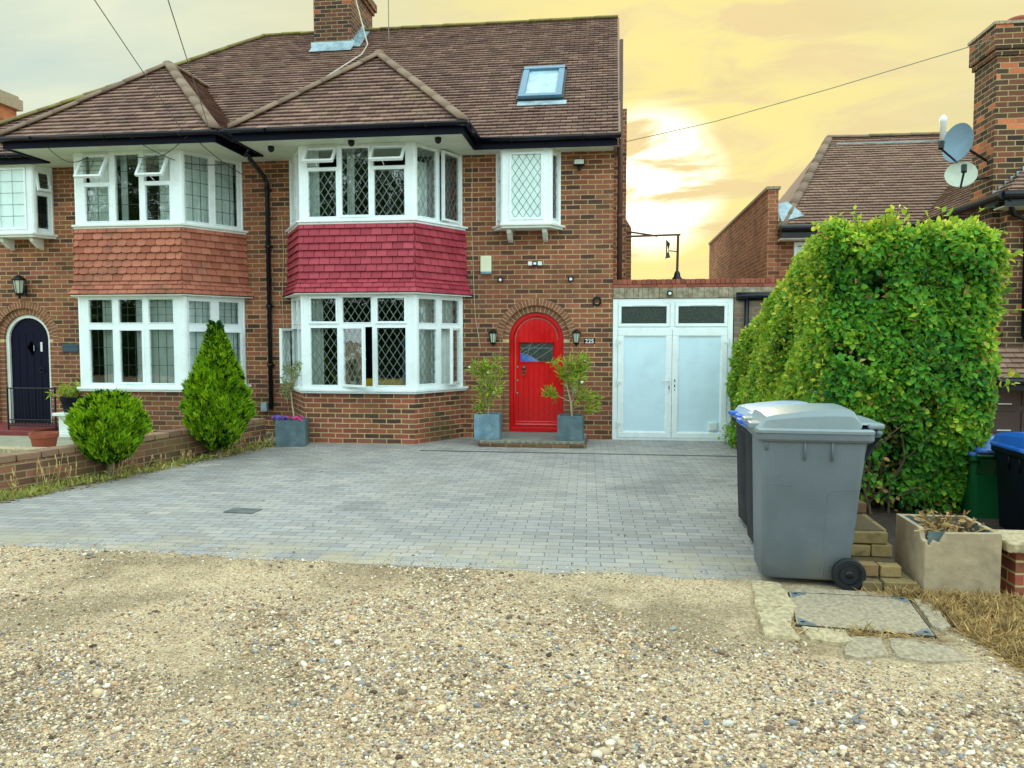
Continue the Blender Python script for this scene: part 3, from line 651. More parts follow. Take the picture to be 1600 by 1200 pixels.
    si=MB(); si.prism(offchain(ch,.075,YF),3.265,3.295); si.prism(offchain(ch,.045,YF),3.235,3.265); build(si,'sill','upvc' if not mir else 'white_paint',rt,bevel=.005)
    # tile hanging with flared skirt
    r1=offchain(ch,.03,YF); r2=offchain(ch,.05,YF); r3=offchain(ch,.13,YF); tm=MB()
    for i in range(3):
        a,b,c1,d1=r2[i],r2[i+1],r1[i],r1[i+1]; h=(((a[0]+b[0])/2)-(ch[1][0]+ch[2][0])/2,-1 if i==1 else -.5,.1)
        kw=dict(g=.105,tw=.158,th=.018,tilt=.030,lift=.0)
        tiles(tm,[(*a,2.44),(*b,2.44),(*d1,3.245),(*c1,3.245)],h,scallop=((1,6) if (mir and i==1) else None),**kw)
        a3,b3=r3[i],r3[i+1]
        tiles(tm,[(*a3,2.235),(*b3,2.235),(*b,2.44),(*a,2.44)],h,g=.075,tw=.158,th=.012,tilt=.018,lift=.0)
    build(tm,'tile_hanging','tile_magenta' if not mir else 'tile_terracotta',rt)
    so_=MB(); so_.prism(offchain(ch,.118,YF),2.212,2.226); build(so_,'bay_soffit','white_paint',rt)
    # windows
    if not mir:
        D=('diamond',.118,.178); S1=('diamond',.10,.178)
        up=MB(); ub=build_holder(rt,'upper_bay_window',ch,3.295,4.39)
        facet(ub,ch[1],ch[2],3.295,4.395,[(.10,.55,3.34,4.03,'fix',0),(.10,.55,4.07,4.36,'vent',R(38)),(.60,1.06,3.34,4.36,'sash',0),(1.10,1.58,3.34,4.03,'fix',0),(1.10,1.58,4.07,4.36,'vent',R(38))],D)
        facet(ub,ch[2],ch[3],3.295,4.395,[(.07,.49,3.34,4.36,'fix',0),(.55,.99,3.34,4.36,'right',R(9))],S1)
        facet(ub,ch[0],ch[1],3.295,4.395,[(.08,.47,3.36,4.35,'fix',0),(.58,.98,3.36,4.35,'fix',0)],S1)
        lb=build_holder(rt,'lower_bay_window',ch,.81,2.21)
        facet(lb,ch[1],ch[2],.81,2.215,[(.10,.54,.855,1.73,'fix',0),(.10,.54,1.785,2.18,'sash',0),(.60,1.06,.855,1.73,'left',R(30)),(.60,1.06,1.785,2.18,'fix',0),(1.12,1.58,.855,1.73,'fix',0),(1.12,1.58,1.785,2.18,'sash',0)],D)
        facet(lb,ch[2],ch[3],.81,2.215,[(.08,.47,.87,1.71,'fix',0),(.08,.47,1.78,2.16,'fix',0),(.57,.98,.87,1.71,'right',R(26)),(.57,.98,1.78,2.16,'fix',0)],S1)
        facet(lb,ch[0],ch[1],.81,2.215,[(.08,.47,.87,1.71,'left',R(38)),(.08,.47,1.78,2.16,'fix',0),(.58,.98,.87,1.71,'fix',0),(.58,.98,1.78,2.16,'fix',0)],S1)
        cu=MB(); f1=loc_f(ch[1],ch[2]); f2=loc_f(ch[2],ch[3]); f0=loc_f(ch[0],ch[1])
        curtain(cu,f1,.03,.24,.8,2.2,.18); curtain(cu,f0,.1,.9,.8,2.2,.16); curtain(cu,f2,.30,.56,.8,2.2,.2); curtain(cu,f2,.72,1.0,.8,2.2,.16); build(cu,'curtain','curtain',lb,True)
        cu=MB(); curtain(cu,f1,.02,.22,3.3,4.38,.18); curtain(cu,f1,.62,.74,3.3,4.38,.25); curtain(cu,f2,.1,.46,3.3,4.2,.2); curtain(cu,f0,.1,.9,3.3,4.38,.2); build(cu,'curtain','curtain',ub,True)
        cu=MB(); curtain(cu,f2,.05,.25,.8,1.55,.3); build(cu,'drape','drape_blue',lb,True); cu=MB(); curtain(cu,f2,.66,1.0,3.3,4.3,.2); build(cu,'drape','drape_blue',ub,True)
    else:
        G1=('grid',2,5); ub=build_holder(rt,'upper_bay_window',ch,3.295,4.39)
        facet(ub,ch[1],ch[2],3.295,4.395,[(.13,.55,3.34,3.89,'fix',0),(.13,.55,3.94,4.36,'vent',R(30)),(.63,1.05,3.34,4.36,'fix',0),(1.12,1.54,3.34,3.89,'fix',0),(1.12,1.54,3.94,4.36,'vent',R(30))],('grid',3,3) if False else ('grid',2,4),'lead_dark')
        facet(ub,ch[2],ch[3],3.295,4.395,[(.07,.49,3.34,4.36,'fix',0),(.56,.98,3.34,4.36,'fix',0)],('grid',3,5),'lead_dark')
        facet(ub,ch[0],ch[1],3.295,4.395,[(.07,.49,3.34,4.36,'fix',0),(.56,.98,3.34,4.36,'fix',0)],('grid',3,5),'lead_dark')
        lb=build_holder(rt,'lower_bay_window',ch,.81,2.21)
        L=[(.13,.55,.86,1.71,'fix',0),(.13,.55,1.79,2.17,'fix',0),(.63,1.05,.86,1.71,'sash',0),(.63,1.05,1.79,2.17,'fix',0),(1.12,1.55,.86,1.71,'fix',0),(1.12,1.55,1.79,2.17,'fix',0)]
        facet(lb,ch[1],ch[2],.81,2.215,L,('grid',3,3),'lead_dark')
        L2=[(.08,.47,.88,1.68,'fix',0),(.08,.47,1.78,2.15,'fix',0),(.58,.96,.88,1.68,'left',R(6)),(.58,.96,1.78,2.15,'fix',0)]
        facet(lb,ch[2],ch[3],.81,2.215,L2,('grid',3,3),'lead_dark')
        facet(lb,ch[0],ch[1],.81,2.215,L2[:2],('grid',3,3),'lead_dark')
        f1=loc_f(ch[1],ch[2]); f2=loc_f(ch[2],ch[3]); f0=loc_f(ch[0],ch[1])
        cu=MB(); curtain(cu,f1,.1,.58,3.3,4.38,.16); curtain(cu,f1,.62,.72,3.3,4.38,.2); curtain(cu,f1,1.28,1.66,3.3,4.38,.16); curtain(cu,f2,.06,1.0,3.3,4.38,.16); build(cu,'curtain','curtain',ub,True)
        cu=MB(); curtain(cu,f1,.22,.52,.8,2.2,.2); curtain(cu,f1,.83,1.66,.8,2.2,.16,.008,.12); curtain(cu,f2,.06,1.0,.8,2.2,.16,.008,.12); build(cu,'curtain','curtain',lb,True)
    # --- oriel
    oc=[(mx(-1.75),YF),(mx(-1.60),11.6),(mx(-.90),11.6),(mx(-.75),YF)]
    if mir: oc=oc[::-1]
    ow=build_holder(rt,'oriel_window',oc,3.28,4.39); st=('diamond',.112,.165) if not mir else ('grid',2,5)
    gm='frosted_glass'; lm='lead_dark'
    facet(ow,oc[1],oc[2],3.285,4.395,[(.10,.60,3.35,4.34,'sash',0)],st,lm,gm)
    if not mir:
        facet(ow,oc[0],oc[1],3.285,4.395,[(.07,.27,3.36,3.98,'fix',0),(.07,.27,4.04,4.33,'fix',0)],st,lm,'frosted_glass'); facet(ow,oc[2],oc[3],3.285,4.395,[(.07,.27,3.36,4.33,'fix',0)],st,lm,'glass')
    else:
        facet(ow,oc[0],oc[1],3.285,4.395,[(.07,.27,3.36,4.33,'fix',0)],st,lm,'frosted_glass'); facet(ow,oc[2],oc[3],3.285,4.395,[(.07,.27,3.36,3.92,'fix',0),(.07,.27,3.98,4.30,'vent',R(14))],('grid',1,4),lm,'glass')
    mb=MB(); mb.prism(offchain(oc,.06,YF),3.255,3.285); mb.prism(offchain(oc,.03,YF),3.22,3.255); build(mb,'sill','white_paint',ow,bevel=.004)
    for bx in (oc[1][0]+.08,oc[2][0]-.08):
        mb=MB(); mb.add([(bx-.035,YF,3.215),(bx-.035,YF-.26,3.215),(bx-.035,YF-.24,3.16),(bx-.035,YF-.10,3.07),(bx-.035,YF,3.04),(bx+.035,YF,3.215),(bx+.035,YF-.26,3.215),(bx+.035,YF-.24,3.16),(bx+.035,YF-.10,3.07),(bx+.035,YF,3.04)],[(0,1,2,3,4),(9,8,7,6,5),(0,5,6,1),(1,6,7,2),(2,7,8,3),(3,8,9,4),(4,9,5,0)])
        build(mb,'bracket','white_paint',ow,bevel=.004)
    # --- rooms behind the glass
    mb=MB(); xa,xb=x0+.06,x1-.06
    mb.box(xa,xb,14.6,14.65,0,4.4); mb.box(xa,xa+.04,YF+.2,14.6,0,4.4); mb.box(xb-.04,xb,YF+.2,14.6,0,4.4)
    mb.box(xa,xb,YF+.18,14.6,.0,.05); mb.box(xa,xb,YF+.02,14.6,2.3,2.5); mb.box(xa,xb,YF+.02,14.6,4.40,4.44)
    xp=mx(-2.1); mb.box(xp-.04,xp+.04,YF+.02,14.6,.05,4.4); build(mb,'interior_wall','interior',rt)
    # --- soffit, fascia, gutter
    bx0,bx1=S(-5.33,-2.03); ends=S(PARTY,.10) if not mir else S(PARTY,.45)
    mb=MB(); mb.box(bx0,bx1,YEB,YF+.02,4.395,4.415)
    for a,b in ((ends[0],bx0),(bx1,ends[1])): mb.box(a,b,YE,YF+.02,4.395,4.415)
    build(mb,'soffit','cream_soffit',rt)
    path=[(ends[0],YE),(bx0,YE),(bx0,YEB),(bx1,YEB),(bx1,YE),(ends[1],YE)]
    mb=MB()
    mb.box(ends[0],bx0-.0,YE-.022,YE,4.37,4.52); mb.box(bx0-.022,bx0,YEB,YE-.022,4.368,4.519); mb.box(bx0-.022,bx1+.022,YEB-.022,YEB,4.366,4.518)
    mb.box(bx1,bx1+.022,YEB,YE-.022,4.368,4.519); mb.box(bx1+.0,ends[1],YE-.022,YE,4.37,4.52)
    build(mb,'fascia','fascia_black',rt)
    g=.075; gp=[(ends[0],YE-g),(bx0-g,YE-g),(bx0-g,YEB-g),(bx1+g,YEB-g),(bx1+g,YE-g),(ends[1]+.02,YE-g)]
    mb=MB()
    for a,b in zip(gp[:-1],gp[1:]):
        A=Vector((*a,4.515)); B=Vector((*b,4.515+.006*math.sin(a[0]*3))); d=(B-A).normalized(); s=d.cross(Vector((0,0,1))); A-=d*.03;B+=d*.03
        prof=[(math.cos(t)*.056,math.sin(t)*.056) for t in np.linspace(math.pi,2*math.pi,9)]+[(.048,0),(0,-.045),(-.048,0)]
        prof=[(math.cos(t)*.056,math.sin(t)*.056) for t in np.linspace(math.pi,2*math.pi,9)]+[(math.cos(t)*.046,math.sin(t)*.046) for t in np.linspace(2*math.pi,math.pi,9)]
        mb.loft([[tuple(p+s*u+Vector((0,0,v))) for u,v in prof] for p in (A,B)])
        L=(B-A).length; k=max(1,int(L/.9))
        for i in range(k):
            p=A+d*(L*(i+.5)/k); mb.loft([[tuple(p+d*e+s*u*1.1+Vector((0,0,v*1.1))) for u,v in prof] for e in (-.02,.02)])
    build(mb,'gutter','black_gutter',rt,True)
    # --- roof
    mb=MB(); ym,zr=15.5,ZE+PB*4.0; cxb=mx(-3.68); za=ZE+BB*1.65; ya=YEB+1.65; yj=YE+(za-ZE)/PB; e=.06
    if mir: main=[(mx(.45),YE-e,ZE-e*PB),(PARTY,YE-e,ZE-e*PB),(PARTY,ym,zr),(-7.12,ym,zr)]
    else: main=[(PARTY,YE-e,ZE-e*PB),(.12,YE-e,ZE-e*PB),(.12,ym,zr),(PARTY,ym,zr)]
    tiles(mb,main,(0,-1,1))
    tiles(mb,[(bx0,YEB-e,ZE-e*BB),(bx1,YEB-e,ZE-e*BB),(cxb,ya,za)],(0,-1,1))
    tiles(mb,[(bx0,YE,ZE),(bx0,YEB-.02,ZE),(cxb,ya,za),(cxb,yj,za)],(-1,0,1),jit=.002)
    tiles(mb,[(bx1,YEB-.02,ZE),(bx1,YE,ZE),(cxb,yj,za),(cxb,ya,za)],(1,0,1),jit=.002)
    # back slope, plain
    xe0=main[0][0] if mir else main[0][0]; xe1=main[1][0]
    mb.cur=.4; mb.poly([(xe1,19.5,ZE),(xe0,19.5,ZE),(main[3][0],ym,zr),(main[2][0],ym,zr)])
    if mir: mb.poly([(xe0,19.5,ZE),(xe0,YE,ZE),(-7.12,ym,zr)])
    roof=build(mb,'roof','tile_roof',rt)
    mb=MB(); o=.03  # underlay keeps the loft dark
    mb.poly([(p[0],p[1],p[2]-o) for p in main]); mb.poly([(bx0,YEB,ZE-o),(bx1,YEB,ZE-o),(cxb,ya,za-o)]); mb.poly([(bx0,YE,ZE-o),(bx0,YEB,ZE-o),(cxb,ya,za-o),(cxb,yj,za-o)]); mb.poly([(bx1,YEB,ZE-o),(bx1,YE,ZE-o),(cxb,yj,za-o),(cxb,ya,za-o)])
    build(mb,'roof_underlay','interior',roof)
    mb=MB(); ridge(mb,(bx0-.03,YEB-.05,ZE+.01),(cxb,ya,za+.045)); ridge(mb,(bx1+.03,YEB-.05,ZE+.01),(cxb,ya,za+.045)); ridge(mb,(cxb,ya-.05,za+.04),(cxb,yj+.1,za+.04))
    build(mb,'hip_ridge','ridge_tile',roof,True)
    mb=MB(); a=main[3] if mir else (PARTY,ym,zr); b=(PARTY,ym,zr) if mir else (.13,ym,zr)
    ridge(mb,(a[0],ym,zr+.03),(b[0],ym,zr+.03))
    if mir: ridge(mb,(main[0][0],YE-.05,ZE+.01),(main[3][0],ym,zr+.03))
    build(mb,'main_ridge','ridge_mossy',roof,True)
    if not mir:
        mb=MB(); mb.tube([(.125,YE-.05,ZE-.02),(.125,ym,zr+.01)],.022,6); mb.box(.045,.10,YE-.02,YF+.3,4.36,4.55); build(mb,'verge','ridge_tile',roof)
    return rt,roof,mx
def build_holder(rt,name,ch,z0,z1):
    """the bay's own corner posts are the window mesh that carries its panes, sashes and curtains"""
    mb=MB()
    for p in ch[1:-1]:
        mb.tube([(p[0],p[1]+.045,z0+.001),(p[0],p[1]+.045,z1-.001)],.05,10)
    for a,b in zip(ch[:-1],ch[1:]):
        q=MB(loc_f(a,b)); q.box(.02,math.dist(a,b)-.02,.055,.09,z1-.04,z1-.002); mb.add(q.v,q.q)
    for p,s in ((ch[0],1),(ch[-1],-1)): mb.box(min(p[0],p[0]+s*.05),max(p[0],p[0]+s*.05),p[1]-.03,p[1]+.04,z0+.001,z1-.001)
    return build(mb,name,'upvc',rt)
HR,roofR,_=house(False); HL,roofL,mxl=house(True)
# extras of the right house
mb=MB(); mb.box(.05,.27,13.4,19.0,-.1,5.45); build(mb,'side_wall','brick_house',HR)
mb=MB(); mb.add([(-1,16.6,-.1),(.45,16.6,-.1),(.45,16.6,3.9),(.30,16.6,4.15),(-1,16.6,4.3),(-1,20,-.1),(.45,20,-.1),(.45,20,3.9),(.3,20,4.15),(-1,20,4.3)],[(0,1,2,3,4),(9,8,7,6,5),(1,6,7,2),(2,7,8,3),(3,8,9,4)]); build(mb,'rear_annexe','brick_house',HR)
mb=MB(); mb.box(-3,.16,16.0,19.4,5.2,6.95); build(mb,'loft_dormer','tile_neighbour',HR)
mb=MB(lambda x,y,z:(.17+x,16.9+y,5.6+z)); rectframe(mb,0,.16,0,.85,.035,0,.03); build(mb,'dormer_casement','iron',HR)
mb=MB(lambda x,y,z:(.17+x,16.9+y,5.6+z)); mb.box(.03,.13,.01,.015,.03,.82); build(mb,'pane','glass',HR)
mb=MB(); mb.tube([(.115,11.75,4.42),(.14,12.0,4.3),(.14,12.0,2.46)],.034,10); mb.tube([(.14,12.0,3.4),(.14,12.0,3.46)],.042,10); build(mb,'soil_pipe','copper_pipe',HR,True)
mb=MB(); mb.tube([(.155,12.35,6.2),(.165,12.35,2.46)],.03,10); build(mb,'vent_pipe','copper_pipe',HR,True)
# downpipe at the party line
mb=MB(); mb.tube([(-5.52,11.40,4.46),(-5.52,11.42,4.33),(-5.46,11.80,4.12),(-5.44,11.84,4.02),(-5.44,11.84,.42)],.036,12)
for z in (3.9,3.0,2.05,1.1): mb.tube([(-5.44,11.84,z),(-5.44,11.84,z+.06)],.046,12); mb.box(-5.50,-5.38,11.85,11.9,z+.02,z+.04)
mb.tube([(-5.55,11.40,4.46),(-5.55,11.40,4.36)],.055,12); build(mb,'downpipe','black_gutter',HL,True)
mb=MB(); mb.box(-5.60,-5.50,11.80,11.9,.38,.52); build(mb,'meter_box','lead_flashing',HL,bevel=.005)
# chimney on the party ridge
mb=MB(); mb.box(-5.76,-5.0,14.75,16.1,6.6,9.3); mb.box(-5.80,-4.96,14.71,16.14,8.35,8.43); mb.box(-5.84,-4.92,14.67,16.18,8.43,8.58)
chm=build(mb,'chimney','brick_chimney',roofR)
mb=MB()
mb.add([(-5.80,14.56,7.09),(-4.96,14.56,7.09),(-4.96,14.715,7.215),(-5.80,14.715,7.215),(-5.82,14.738,7.33),(-4.94,14.738,7.33)],[(0,1,2,3),(3,2,5,4)])
for k in range(8):
    y=14.75+k*.095; z=7.2+k*.0765; mb.box(-4.998,-4.980,y,y+.095,z-.2,z+.17)
for k in range(8):
    y=14.75+k*.095; z=7.1+k*.0765; mb.add([(-4.99,y,z+.13),(-4.84,y,z+.12),(-4.84,y+.1,z+.20),(-4.99,y+.1,z+.21)],[(0,1,2,3)])
build(mb,'flashing','lead_flashing',roofR)
# rooflight
sd=Vector((0,1,PB)).normalized(); sn=Vector((0,-PB,1)).normalized()
O=Vector((-1.475,12.46,ZE+PB*(12.46-YE)))
rf=lambda x,y,z:tuple(O+Vector((1,0,0))*x+sd*y+sn*z)
mb=MB(rf); rectframe_=[(0,.70,0,.10,0,.11),(0,.70,1.14,1.25,0,.12),(0,.10,.10,1.14,0,.11),(.60,.70,.10,1.14,0,.11)]
for a in rectframe_: mb.box(a[0],a[1],a[2],a[3],a[4]+.0,a[5])
sk=build(mb,'rooflight','aluminium_blue',roofR,bevel=.008)
mb=MB(rf); mb.box(-.03,.73,-.04,0.,0,.05); mb.box(-.03,0.,0,1.28,0,.06); mb.box(.70,.73,0,1.28,0,.06); mb.box(-.03,.73,1.25,1.30,0,.08); build(mb,'rooflight_kerb','iron',roofR)
mb=MB(rf); mb.box(.10,.60,.10,1.14,.05,.07); build(mb,'rooflight_pane','rooflight_glass',roofR)
mb=MB(rf); mb.box(.0,.78,-.20,-.04,.028,.036); build(mb,'rooflight_apron','lead_flashing',roofR)
mb=MB(); mb.tube([(-4.97,14.8,8.3),(-4.6,14.5,7.15),(-4.65,14.3,6.9),(-5.1,13.4,6.15),(-5.4,12.6,5.6)],.012,5); build(mb,'aerial_cable','cable_pale',roofR)
for x in (-3.69,-2.42,-4.98): # black soffit lights
    y=10.82 if x!=-4.98 else 11.0
    mb=MB(); mb.lathe([(.045,4.395),(.05,4.36),(.04,4.33),(.012,4.31)],x,y,12)
    build(mb,'soffit_light','iron',None,True,label={-3.69:'black dome light under the soffit above the open vents of the magenta bay',-2.42:'black dome light under the soffit at the right corner of the magenta bay',-4.98:'black dome light under the soffit left of the magenta bay'}[x],cat='soffit light',group='dome lights under the soffit')
# ---------------------------------------------------------------- fixtures on the facade
def lantern(loc,label,s=1.,big=False,group='wall lanterns beside the red door'):
    t=T('wall_lantern',label,'lantern',loc,0,group)
    mb=MB(); mb.box(-.03*s,.03*s,-.0,.012,-.02*s,.10*s) if False else mb.box(-.03*s,.03*s,-.014,.0,-.03*s,.09*s); mb.tube([(0,-.01,.03*s),(0,-.05*s,.0),(0,-.08*s,-.02*s)],.010*s,8); build(mb,'bracket','iron',t,bevel=.003)
    mb=MB(); y=-.085*s
    mb.lathe([(.012*s,.20*s),(.03*s,.19*s),(.062*s,.165*s),(.075*s,.15*s),(.07*s,.14*s)],0,y,8); mb.lathe([(.03*s,-.03*s),(.042*s,-.015*s),(.045*s,0)],0,y,8); mb.lathe([(.006*s,-.065*s),(.016*s,-.045*s),(.012*s,-.03*s)],0,y,8)
    for k in range(8):
        a=k*math.pi/4; mb.tube([(.042*s*math.cos(a),y+.042*s*math.sin(a),0),(.066*s*math.cos(a),y+.066*s*math.sin(a),.145*s)],.004*s,4)
    build(mb,'lantern_frame','iron',t)
    mb=MB(); mb.lathe([(.036*s,.0),(.058*s,.142*s)],0,y,8); build(mb,'lamp_glass','lamp_glass',t)
    return t
lantern((-1.79,11.9,1.50),'black coach lantern on the brickwork left of the red door')
lantern((-.50,11.9,1.50),'black coach lantern on the brickwork right of the red door, by the number')
lantern((-9.79,11.9,2.32),'weathered brass lantern above the navy door arch',1.5,group=None)
t=T('house_number','small black plate with white house number beside the right lantern','number sign',(-.30,11.9,1.48))
mb=MB(); mb.box(-.085,.085,-.008,0,0,.085); build(mb,'plate','iron',t,bevel=.003)
def textobj(s,size,ext,f,name,mat,parent):
    cu=bpy.data.curves.new('txt','FONT'); cu.body=s; cu.size=size; cu.extrude=ext; cu.align_x='CENTER'; cu.offset=.0012
    to=bpy.data.objects.new('txt',cu); COL.objects.link(to); dg=bpy.context.evaluated_depsgraph_get(); me=to.evaluated_get(dg).to_mesh()
    mb=MB(f); mb.add([tuple(v.co) for v in me.vertices],[tuple(p.vertices) for p in me.polygons]); to.to_mesh_clear() if False else None
    bpy.data.objects.remove(to); return build(mb,name,mat,parent)
textobj('225',.092,.002,lambda x,y,z:(x,-.011-z,.010+y),'digits','white_digits',t)
t=T('alarm_box','cream burglar alarm box on the brickwork right of the magenta bay','alarm box',(-1.905,11.9,2.56))
mb=MB(); mb.box(-.085,.085,-.07,0,.03,.28); build(mb,'cover','plastic_cream',t,bevel=.012)
mb=MB(); mb.box(-.083,.083,-.068,0,0,.028); build(mb,'base','blue_planter',t,bevel=.006)
t=T('twin_sensor_light','small white twin floodlight with black sensor above the door','security light',(-1.14,11.9,2.68))
for s in (-1,1):
    mb=MB(); mb.box(s*.075-.032,s*.075+.032,-.09,-.035,.0,.06); build(mb,'lamp_head','plastic_white',t,bevel=.008)
mb=MB(); mb.box(-.035,.035,-.08,0,-.005,.07); build(mb,'sensor_housing','iron',t,bevel=.006)
mb=MB(); mb.box(-.022,.022,-.088,-.08,.01,.05); build(mb,'sensor_face','plastic_white',t,bevel=.004)
def cam_(loc,label,cat='camera',grp='small cameras above the door'):
    t=T('wall_camera',label,cat,loc,0,grp); mb=MB(); mb.box(-.04,.04,-.05,0,0,.07); build(mb,'housing','iron',t,bevel=.008)
    mb=MB(lambda x,y,z:(x,-.05-z,.025+y)); mb.lathe([(.024,0),(.024,.02),(.015,.026)],0,0,12); build(mb,'lens','plastic_white',t,True); return t
cam_((-1.68,11.9,2.44),'small black and white camera on the wall below the alarm box'); cam_((-.59,11.9,2.44),'small black and white camera on the wall above the right lantern')
cam_((.90,11.87,2.21),'small black and white camera on the timber fascia above the garage doors',grp=None)
t=T('floodlight','small rectangular floodlight under the eaves right of the oriel window','floodlight',(-.47,11.9,4.14))
mb=MB(); mb.box(-.085,.085,-.10,-.03,.04,.13); mb.box(-.02,.02,-.05,0,.0,.06); mb.lathe([(.03,-.03),(.035,0),(.02,.03)],0,-.06,10); build(mb,'body','iron',t,bevel=.006)
mb=MB(); mb.box(-.07,.07,-.105,-.10,.052,.118); build(mb,'lens','lamp_glass',t)
mb=MB(lambda x,y,z:(-.19+x,11.88+z,2.13+y))
for rr in (.052,.066): mb.tube([(rr*math.cos(a),rr*math.sin(a),0) for a in np.linspace(0,6.283,20)],.009,6)
build(mb,'wall_ring','iron',None,True,label='dark ring ornament on the brickwork near the garage',cat='wall ornament')
t=T('doorbell','black doorbell panel on the wall below the house number','doorbell',(-.37,11.9,1.19)); mb=MB(); mb.box(-.03,.03,-.03,0,0,.13); build(mb,'housing','iron',t,bevel=.006)
mb=MB(lambda x,y,z:(x,-.03-z,.03+y)); mb.lathe([(.013,0),(.012,.005)],0,0,12); build(mb,'button','plastic_white',t)
t=T('house_plaque','blue grey cast plaque on the brickwork right of the navy door','plaque',(-8.98,11.9,1.33)); mb=MB(); mb.prism([(-.15,0),(.15,0)] ,0,.1) if False else mb.box(-.15,.15,-.02,0,0,.13); mb.box(-.06,.06,-.02,-.001,.13,.155); mb.box(-.135,.135,-.026,-.02,.012,.03); mb.box(-.135,.135,-.026,-.02,.1,.118); build(mb,'plate','plaque_blue',t,bevel=.006)
# thin cables tacked on the brick
mb=MB()
mb.tube([(-2.12,11.885,4.3),(-2.13,11.885,3.3),(-2.10,11.885,2.3),(-2.08,11.885,1.9),(-2.0,11.885,1.4)],.005,5)
build(mb,'wall_cable','cable_pale',HR); mb=MB()
mb.tube([(-5.22,11.885,3.5),(-5.20,11.885,2.9),(-5.24,11.885,2.2),(-5.18,11.885,.5)],.005,5)
build(mb,'wall_cable','cable_pale',HR)
mb=MB()
for a,b in (((-6.0,10.52,4.47),(-7.2,11.0,4.33)),((-6.9,10.52,4.47),(-6.0,11.6,4.3)),((-8.3,10.6,4.42),(-7.9,11.0,4.33)),((-5.95,10.55,4.45),(-5.2,11.85,4.0))):
    A,B=Vector(a),Vector(b); mb.tube([tuple(A.lerp(B,t)-Vector((0,0,.16*math.sin(math.pi*t)))) for t in np.linspace(0,1,9)],.006,5)
build(mb,'loose_cable','cable_dark',HL)
# overhead wires
def wire(pts,label,mat='cable_mid',r=.0055):
    mb=MB(); mb.tube(pts,r,6); build(mb,'overhead_wire',mat,None,label=label,cat='wire')
def ext(a,b,k): a,b=Vector(a),Vector(b); return [tuple(a+(b-a)*t) for t in (0,.25,.5,1,k)]
wire(ext((-6.07,10.5,4.52),(-4.92,7.0,4.80),2.6),'leftmost overhead wire rising from the left bay gutter')
wire(ext((-5.66,10.5,4.50),(-4.17,7.0,4.77),2.6),'overhead wire rising over the roof just right of the left bay hip')
wire([(.22,14.0,5.04),(1.7,13.2,5.13),(3.3,12.3,5.32),(5.15,11.45,5.62)],'long telephone wire from the right chimney across the sunset','cable_mid',.006)
mb=MB(); mb.tube([(-4.33,15.0,7.0),(-4.33,15.0,9.3)],.009,6); build(mb,'aerial_pole','cable_mid',None,label='thin aerial pole right of the big chimney',cat='pole')
# things on the window board inside
mb=MB(); mb.box(-3.75,-2.95,11.25,11.5,.80,.95); build(mb,'seat_cushion','yellow_fabric',None,bevel=.05,label='yellow cushion inside the lower diamond-leaded bay window',cat='cushion')
t=T('orchid','white orchid in a pot inside the lower diamond-leaded bay window','plant',(-3.88,11.32,.81))
mb=MB(); mb.lathe([(.045,0),(.055,.1),(.05,.1),(.045,.02)],0,0,12); build(mb,'pot','plastic_white',t,True)
mb=MB(); mb.tube([(0,0,.1),(.01,0,.35),(.06,-.02,.55),(.16,-.03,.6)],.005,5); mb.tube([(0,0,.1),(-.04,0,.3),(-.08,-.02,.45),(.02,-.03,.48)],.004,5); build(mb,'stem','bark',t)
C=np.repeat(np.array([(.16,-.04,.6),(.10,-.03,.58),(-.05,-.03,.47),(.02,-.04,.5),(.15,-.04,.52),(-.09,-.03,.44),(.17,-.04,.45)]),5,0)+rng.normal(0,.012,(35,3)); A=rdir(35); A[:,1]*=.3
leafmesh('flower','petal_white',t,C,A,np.tile([0,-1.,.2],(35,1)),np.full(35,.045),np.full(35,.04),rng.random(35))
C=np.tile([0,0,.1],(7,1)).astype(float); A=rdir(7,.6); leafmesh('leaf','leaf_dark',t,C,A,rdir(7,1),np.full(7,.2),np.full(7,.06),rng.random(7))
t=T('picture_frame','small white picture frame on the sill inside the left bay','picture frame',(-7.22,11.16,.81)); mb=MB(); rectframe(mb,-.09,.09,0,.2,.022,0,.015); build(mb,'frame','white_paint',t); mb=MB(); mb.box(-.07,.07,.005,.01,.02,.18); build(mb,'picture','yellow_fabric',t)
# ---------------------------------------------------------------- garage
ga=T('garage','flat-roofed side garage with white panelled double doors','garage',(.95,11.9,0),0,None,True)
y=YF; mb=MB(); mb.box(1.86,3.1,y+.0,y+.22,-.1,2.32); build(mb,'pier_wall','brick_pier_painted',ga)
mb=MB(); mb.box(.06,3.1,y+.0,17,2.34,2.38) ; mb.box(2.9,3.1,y+.22,17,-.1,2.34); mb.box(.06,2.9,16.9,17,-.1,2.34); build(mb,'flat_roof','slab_grey',ga)
mb=MB(); x=.052
while x<3.1:
    mb.cur=random.random(); h=random.uniform(-.003,.003); mb.box(x,x+.066,y-.03,y+.20,2.345+.04,2.455+h); x+=.0725
x=.052
while x<3.1:
    mb.cur=random.random(); mb.box(x,x+.215,y-.02,y+.19,2.335,2.383); x+=.222
build(mb,'coping','coping_brick',ga,bevel=.003)
mb=MB(); x=.06
while x<1.95:
    wd=random.uniform(.05,.095); mb.box(x,x+wd-.004,y-.015-random.uniform(0,.004),y+.04,2.172,2.332); x+=wd
mb.box(1.95,3.1,y-.014,y+.0,2.18,2.332); build(mb,'timber_fascia','timber_weathered',ga)
X0,X1=.055,1.845; mb=MB()
mb.box(X0,X0+.075,y-.0,y+.09,0,2.165); mb.box(X1-.075,X1,y,y+.09,0,2.165); mb.box(X0+.075,X1-.075,y+.003,y+.09,2.10,2.165); mb.box(X0+.075,X1-.075,y+.003,y+.09,1.69,1.735); mb.box(.915,.985,y+.003,y+.088,1.735,2.10); mb.box(X0+.075,X1-.075,y-.004,y+.09,0,.035)
